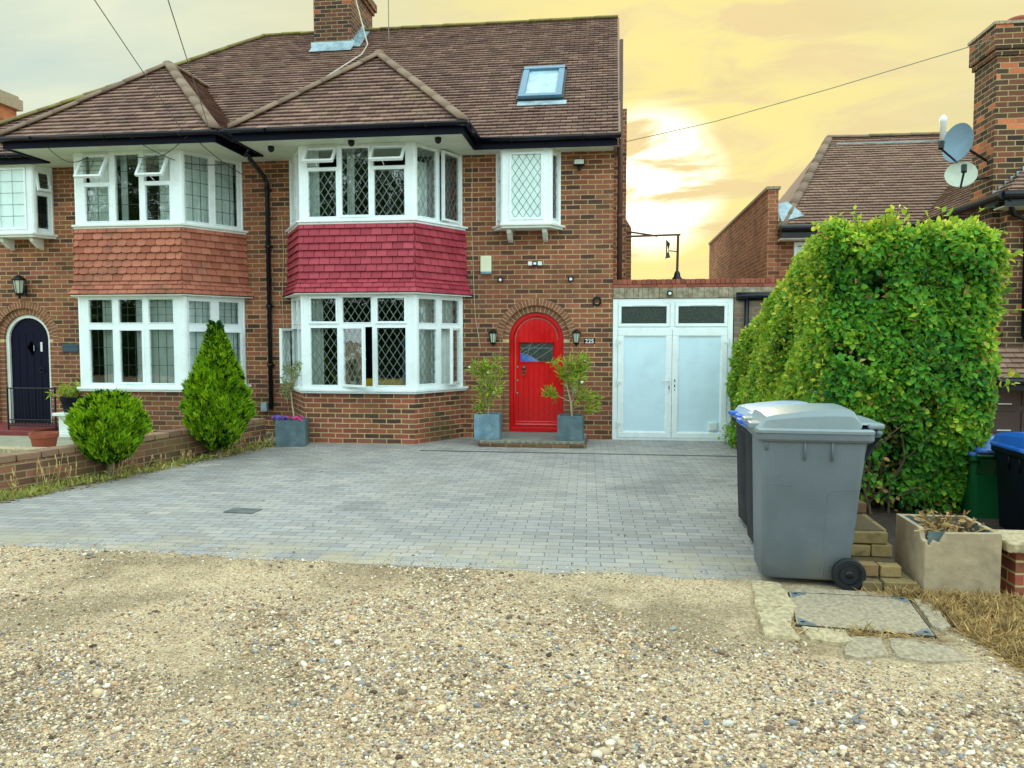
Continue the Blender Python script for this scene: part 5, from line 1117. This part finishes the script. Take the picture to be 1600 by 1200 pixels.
# ---------------------------------------------------------------- hedge
mb=MB(); mb.prism([(1.76,5.3),(3.35,5.35),(3.4,11.9),(1.87,11.9),(1.78,8)],-.5,.02); build(mb,'hedge_bed','soil',kind='structure')
def hedge():
    t=T('hedge','tall dense green hedge, trimmed square, sloping down towards the garage','hedge',(2.5,9.0,0),0,None,True)
    xL,xR,yN,yFar=1.80,3.28,6.82,11.75
    def top(y): return np.interp(y,[6.8,7.4,8.2,9.4,10.6,11.8],[2.52,2.50,2.34,1.98,1.70,1.53])
    def pts(n,depth,rc=.21):
        A=rng.random(n); side=np.where(A<.40,0,np.where(A<.70,1,np.where(A<.88,2,3))) # left,near,top,right
        y=yN+(yFar-yN)*rng.random(n)**1.25; x=rng.uniform(xL,xR,n); zt=top(y); z=rng.random(n)*zt
        x=np.where(side==0,xL,np.where(side==3,xR,x)); y=np.where(side==1,yN,y); zt=top(y); z=np.where(side==1,rng.random(n)*zt,z); z=np.where(side==2,zt,z)
        P=np.stack([x,y,z],1)
        lo=np.stack([np.full(n,xL+rc),np.full(n,yN+rc),np.zeros(n)],1); hi=np.stack([np.full(n,xR-rc),np.full(n,yFar-rc*.5),zt-rc],1)
        q=np.clip(P,lo,hi); d=P-q; L=np.linalg.norm(d,axis=1,keepdims=True)+1e-6; nn=d/L
        # narrower, gappier skirt at the near end
        bump=.075*vn(P[:,0]+P[:,2]*.7,P[:,1]+P[:,2],3.1,1)+.05*vn(P[:,0]*1.3+P[:,2],P[:,1]-P[:,2]*.8,7.7,4)
        dd=depth(n)
        P=q+nn*(rc+bump[:,None]-dd[:,None])
        nearw=np.clip(1-(P[:,1]-yN)/1.2,0,1); pin=np.clip((1.0-P[:,2])/1.0,0,1)*nearw
        cx=2.42; P[:,0]=cx+(P[:,0]-cx)*(1-.22*pin*(P[:,0]>cx)-.30*pin*(P[:,0]<cx)); P[:,1]+=.30*pin
        return P,nn,side
    def cloud(n,depth,mat,L0,L1,name):
        P,nn,side=pts(n,depth)
        # open gaps low down in the near face
        gap=(P[:,1]<7.6)&(P[:,2]<.85+.15*vn(P[:,0],P[:,2],5,2))&(P[:,0]<2.55)&(rng.random(n)<.86); gap|=(P[:,2]<.16)&(rng.random(n)<.8)
        gap|=(vn(P[:,0]*1.4+P[:,2]*.5,P[:,2]*1.3+P[:,1],4.2,9)>.60)&(rng.random(n)<.88)&(side!=2)
        k=~gap; P,nn=P[k],nn[k]; m_=len(P)
        A=nn*.55+rdir(m_)*.75+np.array([0,0,-.25]); Nn=nn*.9+rdir(m_)*.75+np.array([0,0,.35])
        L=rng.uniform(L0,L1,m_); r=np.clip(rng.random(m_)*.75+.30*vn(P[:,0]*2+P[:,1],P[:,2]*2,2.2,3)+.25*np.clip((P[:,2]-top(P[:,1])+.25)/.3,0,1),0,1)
        leafmesh(name,mat,t,P,A,Nn,L,L*rng.uniform(.6,.8,m_),r)
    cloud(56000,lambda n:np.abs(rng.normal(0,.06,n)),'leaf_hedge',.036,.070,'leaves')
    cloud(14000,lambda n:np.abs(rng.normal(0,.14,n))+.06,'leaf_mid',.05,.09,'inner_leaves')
    # yellower leaf colour paints sun glow on the drive side and top
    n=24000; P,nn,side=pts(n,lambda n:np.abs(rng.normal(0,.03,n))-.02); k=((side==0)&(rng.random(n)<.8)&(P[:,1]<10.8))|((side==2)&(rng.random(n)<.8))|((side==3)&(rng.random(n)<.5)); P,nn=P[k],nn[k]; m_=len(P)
    L=rng.uniform(.03,.058,m_); LIT=(P,nn*.7+rdir(m_)*.7+np.array([0,0,.1]),nn+rdir(m_)*.7,L)
    n=1500; P2,n2,_=pts(n,lambda n:np.abs(rng.normal(0,.05,n))); L=rng.uniform(.03,.06,n); leafmesh('brown_leaves','leaf_dry',t,P2,n2*.5+rdir(n),n2+rdir(n)*.7,L,L*.6,rng.random(n))
    # stray shoots
    mb=MB(); C=[];AA=[]
    for i in range(80):
        x=random.uniform(xL,xR); y=yN+random.random()**1.6*4; z0=float(top(y)); s=Vector((x,y,z0-.1)); d=Vector((random.uniform(-.25,.35),random.uniform(-.3,.2),1)).normalized()
        if i%4==0: s=Vector((xR-.05,random.uniform(6.8,7.6),random.uniform(1.,2.5))); d=Vector((1,random.uniform(-.5,.3),random.uniform(.0,.7))).normalized()
        L=random.uniform(.08,.24); mb.tube([tuple(s),tuple(s+d*L)],.003,4)
        for q in np.linspace(.3,1,6): C.append(tuple(s+d*L*q)); AA.append(tuple(Vector(d)*.5+Vector(rdir(1)[0])*.8))
    C=np.array(C);AA=np.array(AA); L=rng.uniform(.045,.08,len(C)); Lx=np.concatenate([LIT[3],L]); leafmesh('lit_leaves_and_shoots','leaf_hedge_yellow',t,np.concatenate([LIT[0],C]),np.concatenate([LIT[1],AA]),np.concatenate([LIT[2],rdir(len(C),.6)]),Lx,Lx*.58,rng.random(len(Lx)))
    # woody stems
    for i in range(26):
        x=random.uniform(2.0,2.9); y=random.uniform(6.95,7.6) if i<18 else random.uniform(7.6,11.5); p=Vector((x,y,-.02)); path=[p]; rad=[random.uniform(.010,.024)]
        for k in range(7): p=p+Vector((random.uniform(-.10,.10)+(x-2.45)*.06,random.uniform(-.09,.05),random.uniform(.18,.34))); path.append(p.copy()); rad.append(rad[-1]*.82)
        mb.tube([tuple(q) for q in path if q.z<top(q.y)-.12] or [(x,y,0),(x,y,.2)],[r for q,r in zip(path,rad) if q.z<top(q.y)-.12] or .01,6)
        for k in (1,2,3,4):
            a=path[k]; mb.tube([tuple(a),tuple(a+Vector((random.uniform(-.25,.25),random.uniform(-.28,.05),random.uniform(.05,.3))))],.005,5)
    for i in range(70):
        a=Vector((random.uniform(1.95,2.9),random.uniform(6.85,7.1),random.uniform(.1,2.3))); b=a+Vector((random.uniform(-.22,.22),random.uniform(-.08,.06),random.uniform(-.15,.3))); mb.tube([tuple(a),tuple(a.lerp(b,.5)+Vector((.02,0,.03))),tuple(b)],.0035,4)
    build(mb,'branches','twig',t)
    # deep inner foliage
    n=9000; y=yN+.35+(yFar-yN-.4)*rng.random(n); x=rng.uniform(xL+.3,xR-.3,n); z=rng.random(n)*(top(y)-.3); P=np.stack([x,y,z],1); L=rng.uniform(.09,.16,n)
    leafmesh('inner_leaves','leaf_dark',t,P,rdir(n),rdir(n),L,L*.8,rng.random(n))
hedge()
# ---------------------------------------------------------------- conifers
def conifer(loc,label,prof,n,trunk,name,lean=0):
    """prof: list of (z,r)"""
    t=T(name,label,'bush',loc)
    zs=[p[0] for p in prof]; rs=[p[1] for p in prof]; z0,z1=zs[0],zs[-1]
    mb=MB(); mb.tube([(0,0,-.02),(.02,0,z0+.1),(0,0,z1*.7)],[trunk,trunk*.8,.01],8)
    for i in range(14):
        a=random.random()*6.28; zz_=random.uniform(z0*.6,z0+.3); mb.tube([(0,0,zz_*.7),(.15*math.cos(a),.15*math.sin(a),zz_+.08),(.3*math.cos(a),.3*math.sin(a),zz_+.25)],[.012,.008,.004],5)
    build(mb,'trunk','bark',t)
    def samp(n,shr,up):
        w_=np.array(rs)*1.0; zc=np.linspace(z0,z1,200); rc=np.interp(zc,zs,rs); cdf=np.cumsum(rc+.03); cdf/=cdf[-1]
        z=np.interp(rng.random(n),cdf,zc); a=rng.random(n)*6.283; r=np.interp(z,zs,rs)
        lump=1+.13*np.sin(a*5+z*9)+.10*np.sin(a*9-z*14+1.)+.09*np.sin(a*3+z*23)+.06*np.sin(a*14+z*31)
        r=r*lump*shr(n); P=np.stack([r*np.cos(a),r*np.sin(a),z],1); P[:,2]+=.03*np.sin(a*7+z*5)
        nn=np.stack([np.cos(a),np.sin(a),np.full(n,.35)],1); return P,nn/np.linalg.norm(nn,axis=1,keepdims=True),a
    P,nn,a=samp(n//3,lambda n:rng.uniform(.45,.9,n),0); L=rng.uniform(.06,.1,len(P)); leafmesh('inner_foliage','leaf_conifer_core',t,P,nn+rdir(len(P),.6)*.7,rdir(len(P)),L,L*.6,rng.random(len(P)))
    # sprays: each tuft is a fan of narrow tips pointing out and up
    m_=n//9; P,nn,a=samp(m_,lambda n:rng.uniform(.82,1.0,n)**.6,0); tr=rng.random(m_)*.6
    k=9; C=np.repeat(P,k,0)+rng.normal(0,.014,(m_*k,3)); A=np.repeat(nn*.65+np.array([0,0,.85]),k,0)+rdir(m_*k)*.55; L=np.repeat(rng.uniform(.045,.085,m_),k)*rng.uniform(.6,1.2,m_*k)
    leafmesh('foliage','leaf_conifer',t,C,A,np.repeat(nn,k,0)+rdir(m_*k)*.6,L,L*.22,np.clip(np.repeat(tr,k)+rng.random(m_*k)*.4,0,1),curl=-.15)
    return t
conifer((-5.50,7.85,0),'round golden green conifer bush in front of the low garden wall',[(.20,.06),(.27,.18),(.38,.27),(.50,.315),(.62,.325),(.74,.29),(.84,.20),(.91,.09)],32000,.045,'round_conifer')
conifer((-5.08,9.45,0),'tall cone-shaped golden green conifer at the end of the low wall',[(.14,.08),(.24,.20),(.40,.32),(.62,.36),(.86,.33),(1.10,.25),(1.32,.165),(1.5,.09),(1.64,.045),(1.72,.02)],44000,.05,'cone_conifer')
# ---------------------------------------------------------------- planters and potted plants
def cube_planter(loc,rz,w_,h_,mat,label,grp=None):
    t=T('planter_box',label,'planter',loc,rz,grp); mb=MB(); a=w_/2; th=.022
    mb.box(-a,a,-a,-a+th,0,h_); mb.box(-a,a,a-th,a,0,h_); mb.box(-a,-a+th,-a+th,a-th,0,h_-.001); mb.box(a-th,a,-a+th,a-th,0,h_-.001); mb.box(-a+.001,a-.001,-a+.001,a-.001,.001,.03)
    build(mb,'box',mat,t,bevel=.004); mb=MB(); mb.box(-a+th,a-th,-a+th,a-th,.03,h_-.05); build(mb,'earth','soil',t); return t
def shrub(loc,label,stems,ntips,leaf,mat,bark,name,droop=-.1,fl=None,cat='potted plant',grp=None,per=14,spread=.06):
    t=T(name,label,cat,loc,0,grp); mb=MB(); C=[];A=[];B=[]
    for path,r0 in stems:
        P=[Vector(p) for p in path]; mb.tube(path,[r0*(1-.6*i/(len(P)-1)) for i in range(len(P))],6)
    for tip,dr in ntips:
        tip=Vector(tip); dr=Vector(dr).normalized()
        for k in range(per):
            u=random.random(); q=tip-dr*.16*u; C.append(tuple(q)); v=Vector(rdir(1)[0]); A.append(tuple(dr*.7+v*.75+Vector((0,0,droop)))); B.append(random.random())
    build(mb,'stem',bark,t); C=np.array(C)+rng.normal(0,spread*.15,(len(C),3)); n=len(C); L=rng.uniform(leaf*.7,leaf*1.2,n)
    leafmesh('foliage',mat,t,C,np.array(A),rdir(n,.8),L,L*(.19 if leaf>.07 else .4),np.array(B),curl=.2)
    if fl:
        n=len(fl)*5; C=np.repeat(np.array(fl,float),5,0); leafmesh('flower','petal_white',t,C,rdir(n),np.tile([0,-1.,.4],(n,1)),np.full(n,.025),np.full(n,.025),rng.random(n))
    return t
def tips(cx,cy,z0,z1,rx,n,base):
    o=[]
    for i in range(n):
        p=Vector((cx+random.gauss(0,rx*.5),cy+random.gauss(0,rx*.4),random.uniform(z0,z1))); d=(p-Vector(base)); d.z=abs(d.z)*.6; o.append((tuple(p),tuple(d+Vector((0,0,.1)))))
    return o
cube_planter((-1.76,11.13,.092),R(2),.37,.37,'blue_planter','pale blue grey cube planter left of the red door','matching cube planters either side of the red door')
cube_planter((-.545,11.13,.092),R(-1),.36,.36,'slate_planter','darker slate blue cube planter right of the red door','matching cube planters either side of the red door')
random.seed(3)
def withtwigs(stems,tp,base,r=.004):
    for (p,d) in tp:
        b=Vector(base[0]).lerp(Vector(base[1]),random.uniform(.2,1)); stems.append(([tuple(b),tuple(b.lerp(Vector(p),.55)+Vector((0,0,.03))),p],r))
    return stems
b=((0,0,.30),(.0,0,.75)); tp=tips(-.02,0,.72,1.18,.24,30,(0,0,.5))+tips(-.13,0,.42,.6,.1,4,(0,0,.3))+tips(.1,0,.6,.75,.12,5,(0,0,.4))
shrub((-1.76,11.13,.092),'leafy oleander with white flowers, in the planter left of the red door',withtwigs([([(0,0,.3),(.01,0,.55),(-.01,0,.85)],.018)],tp,b),tp,.11,'leaf_oleander','bark_pale','oleander',fl=[(-.26,-.05,1.05),(.02,-.12,.98),(.1,-.08,.68)],grp='oleanders in pots by the red door')
b=((0,0,.5),(-.09,0,.9)); tp=tips(.08,0,.82,1.26,.20,26,(0,0,.5))+tips(-.12,0,1.0,1.22,.12,9,(0,0,.6))+tips(-.32,-.05,.66,.78,.06,5,(0,0,.5))+tips(.36,0,.46,.74,.10,8,(0,0,.4))+tips(.16,0,.6,.8,.1,5,(0,0,.4))
st=[([(.02,0,.3),(0,0,.55),(-.05,0,.75),(-.10,0,1.05)],.018),([(0,0,.55),(-.15,-.02,.62),(-.36,-.04,.74)],.007),([(0,0,.5),(.08,0,.7),(.13,0,1.0)],.010),([(0,0,.45),(.2,0,.5),(.38,0,.6)],.004)]
shrub((-.545,11.13,.092),'taller oleander with bare side branches, in the planter right of the red door',withtwigs(st,tp[:26],((0,0,.55),(.12,0,.95))),tp,.11,'leaf_oleander','bark_pale','oleander',fl=[(.16,-.12,.85)],grp='oleanders in pots by the red door')
cube_planter((-4.60,10.72,0),R(14),.42,.38,'slate_planter','dark slate cube planter at the left corner of the brick bay')
tp=tips(0,0,.92,1.22,.16,16,(0,0,.8))+tips(-.12,0,.72,.88,.08,4,(0,0,.6))
shrub((-4.60,10.72,0),'slim young olive tree in the planter by the brick bay',[([(.04,0,.3),(.0,0,.6),(-.03,0,.95)],.013)]+[([(0,0,.8),p] ,.004) for p,d in tp],tp,.045,'leaf_olive','bark_pale','olive_tree',cat='small tree',per=24)
for mat,x,lab in (('petal_purple',-.13,'purple and white pansies at the left of the slate planter by the bay'),('petal_pink',.10,'pink pansies at the right of the slate planter by the bay')):
    t=T('pansies',lab,'flowers',(-4.60+x,10.62,.33)); n=90; C=np.stack([rng.uniform(-.10,.10,n),rng.uniform(-.08,.06,n),rng.uniform(.04,.10,n)],1); C=np.repeat(C[:16],5,0)+rng.normal(0,.006,(80,3)); leafmesh('flower',mat,t,C,rdir(80),np.tile([0,-1.,.6],(80,1)),np.full(80,.03),np.full(80,.03),rng.random(80))
    C=np.stack([rng.uniform(-.1,.1,n),rng.uniform(-.08,.08,n),rng.uniform(0,.06,n)],1); leafmesh('foliage','leaf_dark',t,C,rdir(n,.5),rdir(n,1),np.full(n,.04),np.full(n,.02),rng.random(n))
# ---------------------------------------------------------------- left front garden
mb=MB(); mb.prism([(-5.35,10.6),(-5.7,8.7),(-6.0,7.6),(-6.4,6.2),(-7.3,4.6),(-16,4.6),(-16,11.9),(-5.4,11.9)],-.05,.04); build(mb,'front_path','path_concrete',kind='structure')
mb=MB(); mb.prism([(-6.05,7.5),(-6.4,6.3),(-7.3,4.8),(-15,4.8),(-15,8.2),(-6.7,8.35)],.03,.10); build(mb,'front_lawn','lawn_soil',kind='structure')
n=9000; x=rng.uniform(-10.5,-6.1,n); y=rng.uniform(6.0,8.3,n); k=(x<-6.05-(7.5-y).clip(0)*.3); x,y=x[k],y[k]; n=len(x); P=np.stack([x,y,np.full(n,.09)],1)
L=rng.uniform(.04,.10,n); leafmesh('lawn_grass','grass_blade',None,P,rdir(n,1.6),rdir(n),L,L*.09,rng.random(n),kind='stuff',label='short grass of the left front lawn behind the low wall',cat='grass')
# curved low garden wall in three courses plus brick-on-edge top
curve=[(-5.0,10.7),(-5.12,10.2),(-5.42,8.9),(-5.60,7.95),(-5.80,7.2),(-5.95,6.7),(-6.3,5.9),(-6.9,5.0)]
t=T('garden_wall','low curving weathered brick wall between the drive and left garden','brick wall',(-5.6,8.0,0),0,None,True)
def offs(c_,o):
    out=[]
    for i,p in enumerate(c_):
        a=Vector(c_[max(i-1,0)]);b=Vector(c_[min(i+1,len(c_)-1)]); d=(b-a).normalized(); out.append((p[0]+d.y*o,p[1]-d.x*o))
    return out
inner=offs(curve,.20)
# finer sampling along curve with u-coordinates carried by face tangent
mb=MB()
for a,b,a2,b2 in zip(curve[:-1],curve[1:],inner[:-1],inner[1:]):
    mb.add([(*a,-.05),(*b,-.05),(*b,.325),(*a,.325)],[(0,1,2,3)]); mb.add([(*a2,-.05),(*b2,-.05),(*b2,.325),(*a2,.325)],[(3,2,1,0)])
build(mb,'brickwork','brick_garden',t)
mb=MB(); 
for a,b,a2,b2 in zip(curve[:-1],curve[1:],inner[:-1],inner[1:]):
    L=math.dist(a,b); k=max(1,round(L/.215)); 
    for i in range(k):
        t0,t1=(i+.03)/k,(i+.97)/k; A,B,A2,B2=Vector(a),Vector(b),Vector(a2),Vector(b2); mb.cur=random.random(); zt=.395+random.uniform(-.004,.004)
        q=[A.lerp(B,t0),A.lerp(B,t1),A2.lerp(B2,t1),A2.lerp(B2,t0)]; mb.prism([tuple(v) for v in q],.328,zt)
build(mb,'coping','coping_brown',t,bevel=.006)
# path kerb, porch step, railing, pots
mb=MB(); mb.prism([(-12,9.0),(-7.05,8.75),(-7.0,8.95),(-12,9.2)],.03,.17); build(mb,'path_kerb','concrete',None,bevel=.01,label='long pale concrete kerb beside the left front path',cat='kerb')
mb=MB(); mb.box(-11.5,-8.9,10.9,11.95,.03,.12); build(mb,'porch_step','step_paint',None,bevel=.012,label='red painted step in front of the navy door',cat='step')
t=T('metal_gate','low black metal railing gate in front of the navy door','gate',(-9.0,11.0,.12))
mb=MB(); mb.tube([(-.42,0,.66),(.40,0,.66)],.012,6); mb.tube([(-.42,0,.07),(.40,0,.07)],.012,6); mb.tube([(-.42,0,.16),(.40,0,.16)],.010,6)
for x in (-.42,.40): mb.tube([(x,0,0),(x,0,.68)],.014,6)
build(mb,'frame','iron',t)
mb=MB()
for i in range(14): x=-.36+i*.058; mb.tube([(x,0,.07),(x,0,.66)],.006,5)
for i in range(13): x=-.33+i*.058; mb.tube([(x+.02*math.cos(a),-.004,.115+.025*math.sin(a)) for a in np.linspace(0,6.28,9)],.004,4)
build(mb,'bars','iron',t)
def pot(loc,r,h,mat,label,name='plant_pot',cat='pot'):
    t=T(name,label,cat,loc); mb=MB(); mb.lathe([(r*.68,0),(r*.92,h*.78),(r*1.0,h*.79),(r*1.03,h),(r*.92,h),(r*.86,h*.82),(r*.6,h*.1)],0,0,24); o=build(mb,'pot',mat,t,True); o.data.set_sharp_from_angle(angle=R(40)); mb=MB(); mb.lathe([(r*.85,h*.7),(r*.85,h*.84)],0,0,20); build(mb,'earth','soil',t); return t
pot((-7.33,9.15,.04),.17,.29,'terracotta','terracotta pot beside the left path near the round bush')
mb=MB(); mb.box(-8.55,-8.10,10.85,11.25,.03,.10); mb.box(-8.48,-8.17,10.9,11.2,.10,.36); mb.box(-8.55,-8.10,10.85,11.25,.36,.41); build(mb,'stone_pedestal','white_paint',None,bevel=.01,label='small pale pedestal under the dark pot by the left bay',cat='pedestal')
pot((-8.33,11.05,.41),.19,.24,'bin_black','dark round pot on the pale pedestal')
tp=tips(0,0,.30,.46,.26,22,(0,0,.2))
shrub((-8.33,11.05,.41),'bushy green plant in the dark pot by the left bay',[([(0,0,.2),p],.005) for p,d in tp],tp,.10,'leaf_oleander','bark','potted_shrub',per=12,droop=-.3)
# weeds along the wall foot
def weeds():
    C=[];A=[];mb=MB()
    for i in range(170):
        k=random.random()**.8; j=k*(len(curve)-2.2); i0=int(j); p=Vector(curve[i0]).lerp(Vector(curve[i0+1]),j-i0); q=Vector((p.x+random.uniform(.02,.28),p.y+random.uniform(-.05,.05)))
        hh=random.uniform(.03,.09) if random.random()<.88 else random.uniform(.13,.26)
        if p.y<7.9: hh*=1.25
        for s in range(14): C.append((q.x+random.gauss(0,.035),q.y+random.gauss(0,.035),.0+random.random()*hh*.4)); A.append(tuple(rdir(1,.9)[0]))
        if hh>.13:
            for s in range(4):
                a=Vector((q.x+random.gauss(0,.03),q.y+random.gauss(0,.03),0)); b_=a+Vector((random.gauss(0,.05),random.gauss(0,.04),hh*random.uniform(.8,1.2))); mb.tube([tuple(a),tuple(a.lerp(b_,.6)+Vector((.01,0,0))),tuple(b_)],.0025,4); mb.tube([tuple(b_-Vector((0,0,.05))),tuple(b_)],.006,4)
    C=np.array(C);n=len(C); L=rng.uniform(.03,.09,n); leafmesh('wall_weeds','leaf_weed',None,C,np.array(A),rdir(n),L,L*.22,rng.random(n),kind='stuff',label='weeds and dry leaves along the foot of the low garden wall',cat='weeds')
    build(mb,'dry_stalks','straw',None,label='dry straw-coloured stalks against the low garden wall',cat='weeds',kind='stuff')
    n=1500; y=rng.uniform(6.3,10.5,n); cx=np.interp(y,[p[1] for p in curve[::-1]],[p[0] for p in curve[::-1]]); P=np.stack([cx+np.abs(rng.normal(0,.16,n)),y,np.full(n,.006)],1); L=rng.uniform(.02,.05,n)
    leafmesh('leaf_litter','leaf_dry',None,P,rdir(n)*np.array([1,1,.15]),rdir(n,2),L,L*.5,rng.random(n),kind='stuff',label='brown leaf litter at the edge of the drive by the low wall',cat='leaf litter')
weeds()
# dry grass on the right verge, tufts round the slabs
n=26000; x=1.72+np.abs(rng.normal(0,.55,n)); y=rng.uniform(3.55,4.84,n); k=(x>1.86-.12*(y-4.2))&(rng.random(n)<np.clip(1.25-(4.8-y)*.75,0,1)); x,y=x[k],y[k]
ex=np.concatenate([rng.normal(1.30,.09,150),rng.normal(1.72,.08,500),rng.uniform(1.1,1.7,150),rng.normal(.93,.05,100)]); ey=np.concatenate([rng.normal(4.12,.02,150),rng.normal(4.78,.03,500),rng.normal(4.10,.02,150),rng.normal(4.3,.2,100)])
x=np.concatenate([x,ex]);y=np.concatenate([y,ey]); n=len(x); P=np.stack([x,y,gz(x,y)+.004],1); A=rdir(n,.0)*np.array([1,1,.45])+np.array([0,0,.10]); L=rng.uniform(.03,.10,n)
leafmesh('dry_grass','straw',None,P,A,rdir(n,.5),L,L*.05+.0012,rng.random(n),kind='stuff',label='matted dry straw grass on the verge by the square planter',cat='dry grass')
n=500; P=np.stack([1.83+rng.normal(0,.07,n),11.4+rng.normal(0,.15,n),rng.random(n)*.3],1); L=rng.uniform(.03,.06,n); leafmesh('ivy_tuft','leaf_hedge',None,P,rdir(n),rdir(n,.5),L,L*.7,rng.random(n),label='small green weed at the foot of the garage door',cat='weed')
# ---------------------------------------------------------------- trees across the lane (seen in the window reflections)
def tree(x,y,h,r,seed,label):
    t=T('lane_tree',label,'tree',(x,y,0),0,'trees across the lane, behind the viewer'); random.seed(seed); mb=MB(); mb.tube([(0,0,-.1),(.1,0,h*.3),(0,.1,h*.7)],[.22,.17,.06],8); tl=[]
    for i in range(12):
        a=random.random()*6.28; e=Vector((math.cos(a)*r*random.uniform(.4,.9),math.sin(a)*r*random.uniform(.4,.9),h*random.uniform(.45,.95))); tl.append(e); mb.tube([(0,0,h*random.uniform(.25,.5)),tuple(e*.6+Vector((0,0,h*.2))),tuple(e)],[.07,.045,.015],6)
    build(mb,'trunk','bark',t); P=[]
    for e in tl: P.append(np.array(e)+rng.normal(0,r*.20,(1300,3)))
    P=np.concatenate(P); n=len(P); L=rng.uniform(.12,.22,n); leafmesh('crown','leaf_dark',t,P,rdir(n),rdir(n),L,L*.6,rng.random(n))
tree(-13.2,-12,11.5,3.2,1,'tree across the lane, seen only in window reflections, between the two others')
tree(-8.4,-13.5,12.5,3.3,2,'tallest tree across the lane, seen only in window reflections, nearest the bins side')
tree(-21.0,-12,11.0,3.4,4,'tree across the lane, seen only in window reflections, farthest along the hedge')

t=T('added_lane_hedge','added dark hedge across the lane, out of view, to darken window reflections','hedge',(0,-9.5,0))  # hedge added out of view so the lower panes reflect dark
mb=MB(); mb.box(-30,14,-.4,.4,0,3.0); build(mb,'core','leaf_conifer_core',t)
n=36000; P=np.stack([rng.uniform(-30,14,n),-9.0+np.abs(rng.normal(0,.1,n)),rng.random(n)**.8*3.6],1); L=rng.uniform(.14,.24,n); leafmesh('leaves','leaf_dark',t,P-np.array([0,-9.5,0]),rdir(n)+np.array([0,.6,0]),rdir(n),L,L*.7,rng.random(n))

n=170; P=np.stack([rng.uniform(-4.6,1.0,n),rng.uniform(5.2,10.4,n),np.full(n,.006)],1); L=rng.uniform(.008,.03,n)
leafmesh('drive_debris','leaf_dry',None,P,rdir(n)*np.array([1,1,.1]),rdir(n,3),L,L*.6,rng.random(n),kind='stuff',label='specks of dry leaf and dirt lying on the paved drive',cat='debris')
